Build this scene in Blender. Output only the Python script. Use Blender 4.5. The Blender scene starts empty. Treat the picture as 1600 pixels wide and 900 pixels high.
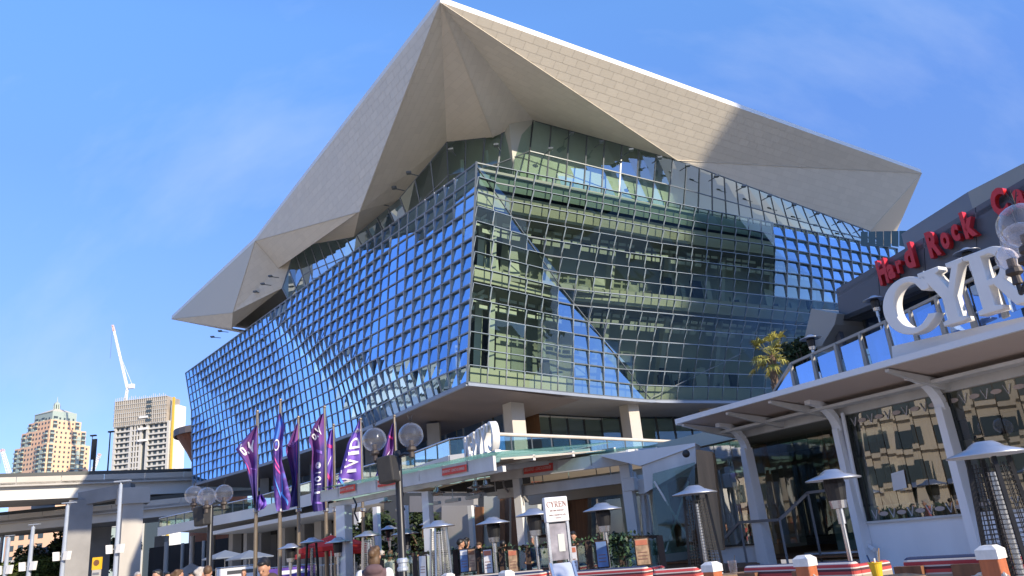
import bpy, bmesh, math, random
from mathutils import Vector, Matrix
random.seed(7)
C = bpy.context.scene.collection
scene = bpy.context.scene
R_ = math.radians
# ------------------------------------------------------------------ camera
FPX = 1210.0
VX, VY = 450.0, -3200.0
roll = math.atan2(800 - VX, 450 - VY)
pitch = math.atan(FPX / math.hypot(800 - VX, 450 - VY))
EYE = Vector((0, 0, 1.65))
fw = Vector((0, math.cos(pitch), math.sin(pitch)))
_u0 = Vector((0, -math.sin(pitch), math.cos(pitch)))
_r0 = Vector((1, 0, 0))
cr = _r0 * math.cos(roll) - _u0 * math.sin(roll)
cu = _r0 * math.sin(roll) + _u0 * math.cos(roll)
cd = bpy.data.cameras.new('camera'); cam = bpy.data.objects.new('camera', cd); C.objects.link(cam)
cd.sensor_width = 36; cd.lens = 36 * FPX / 1600; cd.clip_end = 8000; cd.clip_start = 0.1
cam.matrix_world = Matrix(((cr.x, cu.x, -fw.x, 0), (cr.y, cu.y, -fw.y, 0), (cr.z, cu.z, -fw.z, EYE.z), (0, 0, 0, 1)))
scene.camera = cam
# ------------------------------------------------------------------ world, sun, exposure
AZ, EL = R_(48), R_(23)
SUN = Vector((math.sin(AZ) * math.cos(EL), -math.cos(AZ) * math.cos(EL), math.sin(EL)))
w = bpy.data.worlds.new('World'); scene.world = w; w.use_nodes = True
nt = w.node_tree; bgn = nt.nodes['Background']
sky = nt.nodes.new('ShaderNodeTexSky'); sky.sky_type = 'NISHITA'; sky.sun_disc = False
sky.sun_elevation = EL; sky.sun_rotation = R_(180) - AZ
sky.air_density = 1.0; sky.dust_density = 0.15; sky.ozone_density = 4.5; sky.altitude = 0
tc = nt.nodes.new('ShaderNodeTexCoord'); mp = nt.nodes.new('ShaderNodeMapping')
mp.inputs['Rotation'].default_value = (0.3, 0.5, 0.9); mp.inputs['Scale'].default_value = (1.6, 8.5, 3.2)
ns = nt.nodes.new('ShaderNodeTexNoise'); ns.inputs['Scale'].default_value = 1.6; ns.inputs['Detail'].default_value = 7; ns.inputs['Roughness'].default_value = .55
rp = nt.nodes.new('ShaderNodeMapRange'); rp.inputs[1].default_value = .5; rp.inputs[2].default_value = .85; rp.inputs[3].default_value = 0; rp.inputs[4].default_value = .24
mx = nt.nodes.new('ShaderNodeMix'); mx.data_type = 'RGBA'; mx.inputs[7].default_value = (3.0, 3.3, 3.9, 1)
L = nt.links.new
L(tc.outputs['Generated'], mp.inputs['Vector']); L(mp.outputs[0], ns.inputs['Vector']); L(ns.outputs['Fac'], rp.inputs[0])
sx_ = nt.nodes.new('ShaderNodeSeparateXYZ'); L(tc.outputs['Generated'], sx_.inputs[0])
ramp = nt.nodes.new('ShaderNodeValToRGB'); L(sx_.outputs['Z'], ramp.inputs[0]); re_ = ramp.color_ramp.elements
re_[0].position = 0; re_[0].color = (.44, .44, .60, 1); re_[1].position = 1; re_[1].color = (1.02, 1.2, 1.45, 1)
for p_, c_ in ((.12, (.50, .49, .64)), (.24, (.60, .57, .70)), (.45, (.76, .82, 1.05)), (.60, (.98, 1.14, 1.32))):
    k_ = re_.new(p_); k_.color = (*c_, 1)
mul = nt.nodes.new('ShaderNodeMix'); mul.data_type = 'RGBA'; mul.blend_type = 'MULTIPLY'; mul.inputs[0].default_value = 1
L(sky.outputs[0], mul.inputs[6]); L(ramp.outputs[0], mul.inputs[7])
L(rp.outputs[0], mx.inputs[0]); L(mul.outputs[2], mx.inputs[6]); L(mx.outputs[2], bgn.inputs['Color'])
bgn.inputs['Strength'].default_value = 0.15
sl = bpy.data.lights.new('sun', 'SUN'); sl.energy = 3.3; sl.angle = R_(0.55); sl.color = (1.0, .88, .70)
so = bpy.data.objects.new('sun', sl); C.objects.link(so); so.location = (40, -40, 60)
so.rotation_euler = SUN.to_track_quat('Z', 'Y').to_euler()
vs = scene.view_settings
vs.view_transform = 'Standard'; vs.look = 'None'; vs.exposure = 0.95; vs.gamma = 1.0; vs.use_curve_mapping = False
scene.cycles.max_bounces = 8; scene.cycles.transparent_max_bounces = 24; scene.cycles.use_denoising = True
scene.cycles.caustics_reflective = False; scene.cycles.caustics_refractive = False

# ------------------------------------------------------------------ pixel helpers (1600x900 frame of the photograph)
def ray(px, py): return fw * FPX + cr * (px - 800) + cu * (450 - py)
def at(px, py, Y): v = ray(px, py); return EYE + v * (Y / v.y)
def atz(px, py, z): v = ray(px, py); return EYE + v * ((z - EYE.z) / v.z)
def onp(px, py, P0, n): v = ray(px, py); return EYE + v * ((P0 - EYE).dot(n) / v.dot(n))
def V(*a): return Vector(a)
def lerp(a, b, t): return a + (b - a) * t

# ------------------------------------------------------------------ materials
M = {}
def mat(name, col, rough=.6, metal=0, var=.0, scale=3., bump=0., bscale=None, island=0., spec=.5, coord='Object', stretch=None):
    m = bpy.data.materials.new(name); m.use_nodes = True; n = m.node_tree; b = n.nodes['Principled BSDF']
    b.inputs['Base Color'].default_value = (*col, 1); b.inputs['Roughness'].default_value = rough; b.inputs['Metallic'].default_value = metal
    b.inputs['Specular IOR Level'].default_value = spec
    if var or bump or island:
        t = n.nodes.new('ShaderNodeTexCoord'); no = n.nodes.new('ShaderNodeTexNoise'); no.inputs['Scale'].default_value = scale; no.inputs['Detail'].default_value = 6
        src = t.outputs[coord]
        if stretch:
            mpn = n.nodes.new('ShaderNodeMapping'); mpn.inputs['Scale'].default_value = stretch; n.links.new(src, mpn.inputs[0]); src = mpn.outputs[0]
        n.links.new(src, no.inputs['Vector'])
        fac = no.outputs['Fac']
        if island:
            g = n.nodes.new('ShaderNodeNewGeometry'); mi = n.nodes.new('ShaderNodeMix'); mi.inputs[0].default_value = island
            n.links.new(fac, mi.inputs[2]); n.links.new(g.outputs['Random Per Island'], mi.inputs[3]); fac = mi.outputs[0]
        r = n.nodes.new('ShaderNodeMapRange'); r.inputs[1].default_value = .25; r.inputs[2].default_value = .75
        r.inputs[3].default_value = 1 - var; r.inputs[4].default_value = 1 + var; n.links.new(fac, r.inputs[0])
        mu = n.nodes.new('ShaderNodeVectorMath'); mu.operation = 'SCALE'; mu.inputs[0].default_value = col; n.links.new(r.outputs[0], mu.inputs['Scale'])
        n.links.new(mu.outputs[0], b.inputs['Base Color'])
        rr = n.nodes.new('ShaderNodeMapRange'); rr.inputs[3].default_value = max(.02, rough - .08); rr.inputs[4].default_value = min(1, rough + .08)
        n.links.new(no.outputs['Fac'], rr.inputs[0]); n.links.new(rr.outputs[0], b.inputs['Roughness'])
        if bump:
            bu = n.nodes.new('ShaderNodeBump'); bu.inputs['Strength'].default_value = bump; bu.inputs['Distance'].default_value = .02
            n2 = n.nodes.new('ShaderNodeTexNoise'); n2.inputs['Scale'].default_value = bscale or scale * 6; n2.inputs['Detail'].default_value = 4
            n.links.new(t.outputs[coord], n2.inputs['Vector']); n.links.new(n2.outputs['Fac'], bu.inputs['Height']); n.links.new(bu.outputs[0], b.inputs['Normal'])
    M[name] = m; return m
def glass(name, trans, refl, lo, hi, f0=.15, f1=.62, rough=.01, wob=.0, wscale=.4):
    m = bpy.data.materials.new(name); m.use_nodes = True; n = m.node_tree; n.nodes.clear()
    out = n.nodes.new('ShaderNodeOutputMaterial'); mixs = n.nodes.new('ShaderNodeMixShader')
    tr = n.nodes.new('ShaderNodeBsdfTransparent'); tr.inputs[0].default_value = (*trans, 1)
    gl = n.nodes.new('ShaderNodeBsdfGlossy'); gl.inputs['Color'].default_value = (*refl, 1); gl.inputs['Roughness'].default_value = rough
    lw = n.nodes.new('ShaderNodeLayerWeight'); lw.inputs['Blend'].default_value = .5
    mr = n.nodes.new('ShaderNodeMapRange'); mr.inputs[1].default_value = f0; mr.inputs[2].default_value = f1; mr.inputs[3].default_value = lo; mr.inputs[4].default_value = hi
    ge = n.nodes.new('ShaderNodeNewGeometry'); vr = n.nodes.new('ShaderNodeMapRange'); vr.inputs[3].default_value = .84; vr.inputs[4].default_value = 1.08; n.links.new(ge.outputs['Random Per Island'], vr.inputs[0])
    oi = n.nodes.new('ShaderNodeObjectInfo'); v2 = n.nodes.new('ShaderNodeMapRange'); v2.inputs[3].default_value = .90; v2.inputs[4].default_value = 1.06; n.links.new(oi.outputs['Random'], v2.inputs[0])
    vm_ = n.nodes.new('ShaderNodeMath'); vm_.operation = 'MULTIPLY'; n.links.new(vr.outputs[0], vm_.inputs[0]); n.links.new(v2.outputs[0], vm_.inputs[1])
    vc = n.nodes.new('ShaderNodeVectorMath'); vc.operation = 'SCALE'; vc.inputs[0].default_value = refl; n.links.new(vm_.outputs[0], vc.inputs['Scale']); n.links.new(vc.outputs[0], gl.inputs['Color'])
    n.links.new(lw.outputs['Facing'], mr.inputs[0]); n.links.new(mr.outputs[0], mixs.inputs[0])
    n.links.new(tr.outputs[0], mixs.inputs[1]); n.links.new(gl.outputs[0], mixs.inputs[2]); n.links.new(mixs.outputs[0], out.inputs[0])
    if wob:
        t = n.nodes.new('ShaderNodeTexCoord'); no = n.nodes.new('ShaderNodeTexNoise'); no.inputs['Scale'].default_value = wscale; no.inputs['Detail'].default_value = 1
        bu = n.nodes.new('ShaderNodeBump'); bu.inputs['Strength'].default_value = wob; bu.inputs['Distance'].default_value = .1
        n.links.new(t.outputs['Object'], no.inputs['Vector']); n.links.new(no.outputs['Fac'], bu.inputs['Height']); n.links.new(bu.outputs[0], gl.inputs['Normal'])
    M[name] = m; return m
def milky(name, amt):
    n = M[name].node_tree; out = n.nodes['Material Output']; src = out.inputs[0].links[0].from_socket
    d = n.nodes.new('ShaderNodeBsdfDiffuse'); d.inputs[0].default_value = (.85, .85, .86, 1); t = n.nodes.new('ShaderNodeBsdfTranslucent'); t.inputs[0].default_value = (.8, .8, .82, 1)
    a = n.nodes.new('ShaderNodeMixShader'); n.links.new(d.outputs[0], a.inputs[1]); n.links.new(t.outputs[0], a.inputs[2])
    b = n.nodes.new('ShaderNodeMixShader'); b.inputs[0].default_value = amt; n.links.new(src, b.inputs[1]); n.links.new(a.outputs[0], b.inputs[2]); n.links.new(b.outputs[0], out.inputs[0])
def stripes(name, cols, axis='Z', period=.5, coord='Object', rough=.85):
    m = bpy.data.materials.new(name); m.use_nodes = True; n = m.node_tree; b = n.nodes['Principled BSDF']; b.inputs['Roughness'].default_value = rough
    t = n.nodes.new('ShaderNodeTexCoord'); s = n.nodes.new('ShaderNodeSeparateXYZ'); n.links.new(t.outputs[coord], s.inputs[0])
    d = n.nodes.new('ShaderNodeMath'); d.operation = 'DIVIDE'; d.inputs[1].default_value = period; n.links.new(s.outputs[axis], d.inputs[0])
    f = n.nodes.new('ShaderNodeMath'); f.operation = 'FRACT'; n.links.new(d.outputs[0], f.inputs[0])
    cp = n.nodes.new('ShaderNodeValToRGB'); cp.color_ramp.interpolation = 'CONSTANT'; n.links.new(f.outputs[0], cp.inputs[0])
    e = cp.color_ramp.elements
    while len(e) > 1: e.remove(e[-1])
    for i, (p, c) in enumerate(cols):
        k = e[0] if i == 0 else e.new(p)
        k.position = p; k.color = (*c, 1)
    n.links.new(cp.outputs[0], b.inputs['Base Color']); M[name] = m; return m

mat('paving', (.50, .44, .36), .8, 0, .15, .6, .2)
mat('water', (.012, .03, .035), .08, 0, .1, .3, .3, 1.2)
mat('soffit', (.70, .625, .505), .55, 0, .03, .12, 0, None, .55)
mat('soffit_base', (.62, .55, .44), .7)
mat('roof_white', (.78, .76, .72), .5, 0, .05, .5)
mat('fin_metal', (.40, .43, .48), .45, .0, .08, 1.)
mat('fin_right', (.27, .32, .36), .4, .0, .08, 1.)
mat('frame_metal', (.26, .29, .34), .45, .0, .08, 1.)
mat('light_mullion', (.13, .145, .15), .4, .2, .06, 1.)
mat('dark_mullion', (.03, .035, .035), .4)
mat('spandrel', (.50, .49, .41), .7, 0, .08, .4)
mat('interior_wall', (.42, .44, .38), .8, 0, .25, .15)
mat('interior_pale', (.55, .56, .5), .8, 0, .1, .3)
mat('interior_dark', (.075, .078, .078), .85, 0, .3, .5)
mat('slab', (.34, .34, .31), .8, 0, .1, .5)
mat('blind', (.22, .30, .28), .7)
mat('concrete', (.47, .44, .40), .8, 0, .16, .35, .15, 6, stretch=(1, 1, .5))
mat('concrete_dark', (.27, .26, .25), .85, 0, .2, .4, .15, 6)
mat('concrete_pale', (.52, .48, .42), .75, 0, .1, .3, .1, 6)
mat('beam_white', (.62, .61, .58), .6, 0, .07, .3)
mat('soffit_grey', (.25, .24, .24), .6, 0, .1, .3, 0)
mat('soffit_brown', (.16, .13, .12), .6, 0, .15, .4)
mat('white_paint', (.74, .74, .73), .42, 0, .05, 1.2)
mat('white_dirty', (.62, .61, .585), .55, 0, .16, 1.8, stretch=(1, 1, .3))
mat('awning_fabric', (.55, .50, .43), .9, 0, .1, 1.2, .1, 30)
mat('canopy_fabric', (.50, .41, .36), .8, 0, .06, .8, .08, 25)
mat('wall_white', (.82, .83, .85), .4, 0, .07, 1.2, stretch=(1.5, 1.5, .3))
mat('grey_cladding', (.115, .118, .13), .45, .2, .08, .8)
mat('grey_roof', (.21, .215, .23), .5, .2, .08, .8)
mat('beige_metal', (.34, .32, .28), .5, 0, .08, .8)
mat('red_letter', (.60, .022, .025), .35, 0, .06, 3)
mat('sign_red', (.66, .06, .045), .5, 0, .08, 4)
mat('letter_white', (.80, .77, .72), .4, 0, .06, 2)
mat('text_pale', (.80, .55, .50), .6)
mat('text_brown', (.27, .13, .10), .6)
mat('timber', (.20, .088, .04), .55, 0, .3, 2.5, .1, 30, stretch=(4, 4, .35))
mat('timber_pale', (.33, .21, .11), .6, 0, .25, 2, .1, 30, stretch=(4, 4, .35))
mat('post_orange', (.44, .125, .045), .6, 0, .25, 5, .2, 40, stretch=(3, 3, .5))
mat('post_cap', (.72, .69, .64), .6, 0, .15, 14)
mat('rope', (.60, .56, .48), .9, 0, .2, 60)
mat('steel', (.55, .55, .55), .25, .9, .06, 4)
mat('steel_dish', (.50, .51, .54), .38, .8, .06, 3)
mat('pole_bronze', (.30, .24, .17), .35, .7, .08, 2)
mat('black_metal', (.022, .022, .024), .4, .3, .15, 6)
mat('grey_pole', (.42, .46, .52), .4, .3, .05, 2)
mat('lamp_socket', (.07, .055, .045), .5, .3)
mat('black_plastic', (.03, .028, .026), .6, 0, .15, 8)
mat('speaker_white', (.72, .70, .66), .5)
mat('umbrella_red', (.78, .035, .025), .8, 0, .08, 3)
mat('brick_tan', (.74, .47, .30), .85, 0, .08, .05)
mat('tower_cream', (.62, .53, .40), .8, 0, .08, .05)
mat('tower_green', (.36, .42, .36), .4)
mat('tower_window', (.06, .08, .09), .2)
mat('tower_slab', (.52, .50, .45), .8)
mat('tower_scaffold', (.36, .31, .25), .9, 0, .25, .2)
mat('tower_white', (.74, .72, .68), .8)
mat('tower_yellow', (.62, .42, .06), .7)
mat('crane_white', (.75, .72, .68), .6)
mat('crane_pink', (.68, .48, .44), .6)
mat('rust', (.35, .11, .045), .7, 0, .15, .4)
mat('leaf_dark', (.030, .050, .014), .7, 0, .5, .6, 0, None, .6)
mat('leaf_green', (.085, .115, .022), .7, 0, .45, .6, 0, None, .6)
mat('leaf_palm', (.30, .27, .055), .6, 0, .5, .8, 0, None, .7)
mat('leaf_ivy', (.05, .095, .045), .6, 0, .5, 3, 0, None, .7)
mat('bark', (.16, .105, .07), .9, 0, .3, 4, .5, 20)
mat('planter_wood', (.05, .028, .018), .6, 0, .2, 4)
mat('poster_white', (.72, .71, .70), .6)
mat('poster_blue', (.15, .24, .42), .6, 0, .35, 3)
mat('poster_red', (.60, .20, .11), .6, 0, .3, 4)
mat('poster_food', (.45, .30, .18), .6, 0, .6, 9)
mat('bucket_yellow', (.78, .50, .02), .5)
mat('menu_screen', (.27, .25, .27), .25, 0, .5, 5)
mat('skin', (.46, .24, .15), .55, 0, .08, 12)
mat('hair_black', (.012, .010, .009), .5, 0, .2, 40)
mat('hair_brown', (.10, .055, .025), .6, 0, .3, 40)
mat('hair_grey', (.42, .38, .34), .7, 0, .2, 40)
mat('eye_dark', (.02, .014, .01), .3)
for nme, c in dict(cloth_brown=(.06, .04, .032), cloth_mauve=(.115, .07, .075), cloth_white=(.72, .70, .68), cloth_red=(.42, .04, .04), cloth_black=(.015, .015, .018),
                   cloth_navy=(.025, .035, .08), cloth_grey=(.17, .17, .18), cloth_pink=(.48, .13, .13), cloth_denim=(.05, .075, .13)).items():
    mat(nme, c, .9, 0, .15, 8, .2, 60)
mat('hotel_wall', (.58, .50, .39), .85, 0, .08, .08)
mat('hotel_dark', (.16, .15, .14), .85, 0, .1, .08)
mat('flag_white', (.82, .80, .82), .8)
mat('flag_pink', (.75, .10, .35), .8)
mat('flag_blue', (.10, .33, .85), .8)
mat('flag_lilac', (.30, .16, .55), .8)
mat('yellow_sign', (.80, .46, .02), .5)
mat('rear_glazing', (.06, .11, .12), .15)
mat('undercroft_shade', (.028, .028, .03), .9, 0, .3, .4)
mat('umbrella_shaded', (.17, .20, .25), .8)
mat('asphalt', (.05, .05, .05), .9, 0, .2, .5)
mat('wine_red', (.25, .03, .03), .6)
glass("facade_glass", (.72, .82, .72), (.44, .68, 1.0), .11, .92, .30, .56, .012, .10, .35)
glass('triangle_glass', (.60, .74, .72), (.50, .72, 1.0), .42, .92, .30, .56, .012, .06, .35)
glass('upper_glass', (.74, .90, .79), (.66, .82, 1.0), .13, .66, .12, .6, .012, .06, .3)
glass('cafe_glass', (.62, .72, .66), (.95, .97, 1.0), .15, .55, .1, .6, .0, .03, .35)
glass('clear_glass', (.60, .68, .62), (.9, .95, 1.0), .07, .5, .2, .8, .02)
glass('rail_glass', (.70, .86, .80), (.85, .95, 1.0), .14, .6, .1, .7, .02)
glass('balcony_glass', (.35, .45, .60), (.42, .62, 1.0), .55, .85, .1, .7, .02)
glass('roof_glass', (.70, .90, .86), (.9, 1., 1.), .12, .5, .1, .8, .05)
glass('globe_glass', (.90, .88, .90), (1, 1, 1), .06, .55, .3, 1.0, .03)
milky('globe_glass', .06)
stripes('sofa_stripe', [(0, (.10, .035, .04)), (.1, (.62, .55, .48)), (.16, (.50, .06, .06)), (.30, (.66, .58, .50)), (.38, (.03, .045, .10)), (.52, (.62, .54, .45)), (.58, (.36, .29, .22)), (.80, (.60, .52, .45)), (.86, (.50, .07, .06))], 'Z', .30)
def flag_mat(name, a, b, c, sc, dist):
    m = bpy.data.materials.new(name); m.use_nodes = True; n = m.node_tree; bs = n.nodes['Principled BSDF']; bs.inputs['Roughness'].default_value = .75
    t = n.nodes.new('ShaderNodeTexCoord'); wv = n.nodes.new('ShaderNodeTexNoise'); wv.inputs['Scale'].default_value = sc; wv.inputs['Distortion'].default_value = dist; wv.inputs['Detail'].default_value = 1
    cp = n.nodes.new('ShaderNodeValToRGB'); e = cp.color_ramp.elements; e[0].position = .44; e[0].color = (*a, 1); e[1].position = .54; e[1].color = (*b, 1); k = e.new(.68); k.color = (*c, 1)
    n.links.new(t.outputs['Object'], wv.inputs['Vector']); n.links.new(wv.outputs['Fac'], cp.inputs[0]); n.links.new(cp.outputs[0], bs.inputs['Base Color'])
    M[name] = m
flag_mat('flag_purple', (.045, .03, .15), (.075, .042, .21), (.17, .05, .22), .8, .6)
flag_mat('flag_violet', (.10, .05, .30), (.16, .08, .42), (.22, .12, .50), .7, .5)
flag_mat('flag_mixed', (.06, .03, .20), (.14, .05, .28), (.06, .20, .62), 1.1, 1.6)

# ------------------------------------------------------------------ object helpers
ORG = {}
def tag(o, label=None, cat=None, group=None, kind=None):
    if label: o['label'] = label
    if cat: o['category'] = cat
    if group: o['group'] = group
    if kind: o['kind'] = kind
    return o
def empty(name, loc, label, cat, group=None, rz=0):
    o = bpy.data.objects.new(name, None); C.objects.link(o); o.location = loc; o.rotation_euler.z = rz; o.empty_display_size = .2
    ORG[o] = Vector(loc); return tag(o, label, cat, group)
def link(name, me, parent=None, mats=None):
    o = bpy.data.objects.new(name, me); C.objects.link(o)
    if parent is not None: o.parent = parent; ORG[o] = ORG[parent]
    if mats and not me.materials:
        for k in mats: me.materials.append(M[k])
    return o
class MB:
    def __init__(s): s.v = []; s.f = []; s.mi = []
    def add(s, vs, fs, mi=0):
        b = len(s.v); s.v += [Vector(p) for p in vs]; s.f += [tuple(b + i for i in f) for f in fs]; s.mi += [mi] * len(fs); return s
    def box(s, c, d, ax=None, mi=0):
        c = Vector(c); X, Y, Z = ax if ax else (V(1, 0, 0), V(0, 1, 0), V(0, 0, 1)); h = [d[0] / 2, d[1] / 2, d[2] / 2]
        vs = [c + X * (h[0] * i) + Y * (h[1] * j) + Z * (h[2] * k) for i in (-1, 1) for j in (-1, 1) for k in (-1, 1)]
        return s.add(vs, [(0, 1, 3, 2), (4, 6, 7, 5), (0, 4, 5, 1), (2, 3, 7, 6), (0, 2, 6, 4), (1, 5, 7, 3)], mi)
    def bar(s, p, q, wd, ht, up=V(0, 0, 1), mi=0):
        p, q = Vector(p), Vector(q); d = q - p; l = d.length; d.normalize(); sd = d.cross(up)
        if sd.length < 1e-4: sd = d.cross(V(1, 0, 0))
        sd.normalize(); u = sd.cross(d)
        return s.box((p + q) / 2, (l, wd, ht), (d, sd, u), mi)
    def tube(s, p, q, r1, r2=None, n=10, mi=0, cap=True):
        p, q = Vector(p), Vector(q); r2 = r1 if r2 is None else r2; d = (q - p).normalized()
        a = d.cross(V(0, 0, 1)); a = d.cross(V(1, 0, 0)) if a.length < 1e-3 else a; a.normalize(); b = d.cross(a)
        vs = [p + (a * math.cos(6.28318 * i / n) + b * math.sin(6.28318 * i / n)) * r1 for i in range(n)] + [q + (a * math.cos(6.28318 * i / n) + b * math.sin(6.28318 * i / n)) * r2 for i in range(n)]
        fs = [(i, (i + 1) % n, n + (i + 1) % n, n + i) for i in range(n)]
        if cap: fs += [tuple(range(n))[::-1], tuple(range(n, 2 * n))]
        return s.add(vs, fs, mi)
    def path(s, pts, r, n=8, mi=0):
        for a, b in zip(pts, pts[1:]): s.tube(a, b, r, r, n, mi)
        return s
    def lathe(s, prof, c=(0, 0, 0), n=20, mi=0):
        c = Vector(c); k = len(prof); vs = []
        for i in range(n):
            a = 6.28318530718 * i / n
            vs += [c + V(r * math.cos(a), r * math.sin(a), z) for r, z in prof]
        fs = [(i * k + j, ((i + 1) % n) * k + j, ((i + 1) % n) * k + j + 1, i * k + j + 1) for i in range(n) for j in range(k - 1)]
        return s.add(vs, fs, mi)
    def ell(s, c, r, nu=14, nv=9, mi=0, rot=None):
        c = Vector(c); r = (r, r, r) if not hasattr(r, '__len__') else r; vs = []
        for j in range(nv + 1):
            th = math.pi * j / nv
            for i in range(nu):
                ph = 6.28318530718 * i / nu; p = V(r[0] * math.sin(th) * math.cos(ph), r[1] * math.sin(th) * math.sin(ph), r[2] * math.cos(th))
                vs.append(c + (rot @ p if rot else p))
        return s.add(vs, [(j * nu + i, (j + 1) * nu + i, (j + 1) * nu + (i + 1) % nu, j * nu + (i + 1) % nu) for j in range(nv) for i in range(nu)], mi)
    def cap(s, p, q, r1, r2): s.tube(p, q, r1, r2, 10); s.ell(p, r1, 10, 7); s.ell(q, r2, 10, 7); return s
    def quad(s, *p, mi=0): return s.add(p, [tuple(range(len(p)))], mi)
    def prism(s, poly, vec, mi=0):
        n = len(poly); vec = Vector(vec); vs = [Vector(p) for p in poly] + [Vector(p) + vec for p in poly]
        return s.add(vs, [tuple(range(n))[::-1], tuple(range(n, 2 * n))] + [(i, (i + 1) % n, n + (i + 1) % n, n + i) for i in range(n)], mi)
    def mesh(s, name, mats, org=V(0, 0, 0), smooth=False):
        me = bpy.data.meshes.new(name); me.from_pydata([p - org for p in s.v], [], s.f)
        for k in mats: me.materials.append(M[k])
        me.polygons.foreach_set('material_index', s.mi)
        if smooth: me.polygons.foreach_set('use_smooth', [True] * len(s.f))
        me.update(); return me
    def build(s, name, mats, parent=None, smooth=False, **kw):
        if isinstance(mats, str): mats = [mats]
        org = ORG[parent] if parent is not None else V(0, 0, 0)
        o = link(name, s.mesh(name, mats, org, smooth), parent)
        return tag(o, **kw) if kw else o
def copy_tree(o, parent=None):
    c = o.copy(); C.objects.link(c)
    if parent is not None: c.parent = parent
    for ch in list(o.children): copy_tree(ch, c)
    return c
def place_copy(proto, loc, rz, label, sc=1.0, first=False):
    o = proto if first else copy_tree(proto)
    o.location = loc; o.rotation_euler.z = rz; o.scale = (sc, sc, sc); o['label'] = label; return o
def bevel(o, wd, seg=2):
    m = o.modifiers.new('bevel', 'BEVEL'); m.width = wd; m.segments = seg; m.limit_method = 'ANGLE'; return o
def curve_mesh(splines, depth, bev=0.0, res=1):
    cu_ = bpy.data.curves.new('outline', 'CURVE'); cu_.dimensions = '2D'; cu_.fill_mode = 'BOTH'; cu_.extrude = depth / 2; cu_.bevel_depth = bev; cu_.bevel_resolution = res
    for pts in splines:
        sp = cu_.splines.new('POLY'); sp.points.add(len(pts) - 1); sp.use_cyclic_u = True
        for p, q in zip(sp.points, pts): p.co = (q[0], q[1], 0, 1)
    return curve_to_mesh(cu_)
def curve_to_mesh(cu_):
    ob = bpy.data.objects.new('outline', cu_); C.objects.link(ob); dg = bpy.context.evaluated_depsgraph_get()
    me = bpy.data.meshes.new_from_object(ob.evaluated_get(dg)); bpy.data.objects.remove(ob); bpy.data.curves.remove(cu_); me.materials.clear(); return me
def text_mesh(txt, size=1., depth=.02, off=0., sp=1.):
    cu_ = bpy.data.curves.new('text', 'FONT'); cu_.body = txt; cu_.size = size; cu_.extrude = depth / 2; cu_.offset = off; cu_.align_x = 'CENTER'; cu_.align_y = 'CENTER'; cu_.resolution_u = 3; cu_.space_character = sp
    return curve_to_mesh(cu_)
def map_mesh(me, fn):
    for v in me.vertices: v.co = fn(v.co)
    me.update(); return me
def arc(cx, cy, rx, ry, a0, a1, n): return [(cx + rx * math.cos(R_(a0 + (a1 - a0) * i / n)), cy + ry * math.sin(R_(a0 + (a1 - a0) * i / n))) for i in range(n + 1)]
# serif capitals in a unit box
GLY = {
 'C': [arc(.5, .5, .5, .5, 48, 312, 30) + [(.93, .22), (.80, .24)] + [(.79, .215)] + arc(.53, .5, .33, .42, 305, 55, 26) + [(.80, .70), (.86, .68), (.93, .70), (.90, .96), (.84, .87)]],
 'Y': [[(0, 1), (0, .95), (.08, .93), (.40, .45), (.40, .07), (.28, .05), (.28, 0), (.74, 0), (.74, .05), (.62, .07), (.62, .45), (.90, .93), (1, .95), (1, 1), (.66, 1), (.66, .95), (.77, .92), (.57, .57), (.36, .92), (.47, .95), (.47, 1)]],
 'R': [[(0, 0), (0, .05), (.1, .07), (.1, .93), (0, .95), (0, 1), (.5, 1)] + arc(.52, .735, .32, .265, 88, -60, 14) + [(.60, .44), (.86, .09), (.97, .05), (.97, 0), (.70, 0), (.42, .42), (.31, .42), (.31, .07), (.43, .05), (.43, 0)],
       [(.31, .93), (.31, .5), (.46, .5)] + arc(.46, .715, .17, .215, -85, 88, 12)],
 'E': [[(0, 0), (0, .05), (.1, .07), (.1, .93), (0, .95), (0, 1), (.85, 1), (.87, .74), (.81, .74), (.72, .92), (.31, .92), (.31, .56), (.55, .56), (.60, .66), (.65, .66), (.65, .38), (.60, .38), (.55, .48), (.31, .48), (.31, .08), (.74, .08), (.86, .28), (.92, .28), (.88, 0)]],
 'N': [[(0, 0), (0, .05), (.1, .07), (.1, .93), (0, .95), (0, 1), (.30, 1), (.78, .34), (.78, .93), (.66, .95), (.66, 1), (1, 1), (1, .95), (.89, .93), (.89, -.02), (.80, -.02), (.22, .78), (.22, .07), (.34, .05), (.34, 0)]],
}

# ------------------------------------------------------------------ ground
MB().quad((26, -90, .004), (82, -90, .004), (82, 46, .004), (26, 46, .004)).build('harbour_water', 'water', kind='structure')  # unseen harbour strip, laid out to darken what the right facade mirrors
g = MB().quad((-2500, -600, 0), (2500, -600, 0), (2500, 4500, 0), (-2500, 4500, 0)).build('ground', 'paving', kind='structure')

# ================================================================== CONVENTION CENTRE
cc = empty('convention_centre', (0, 60, 0), 'huge glass convention centre with folded beige overhanging roof above blue and green faceted facades', 'building')
ZT = 30.43
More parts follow.
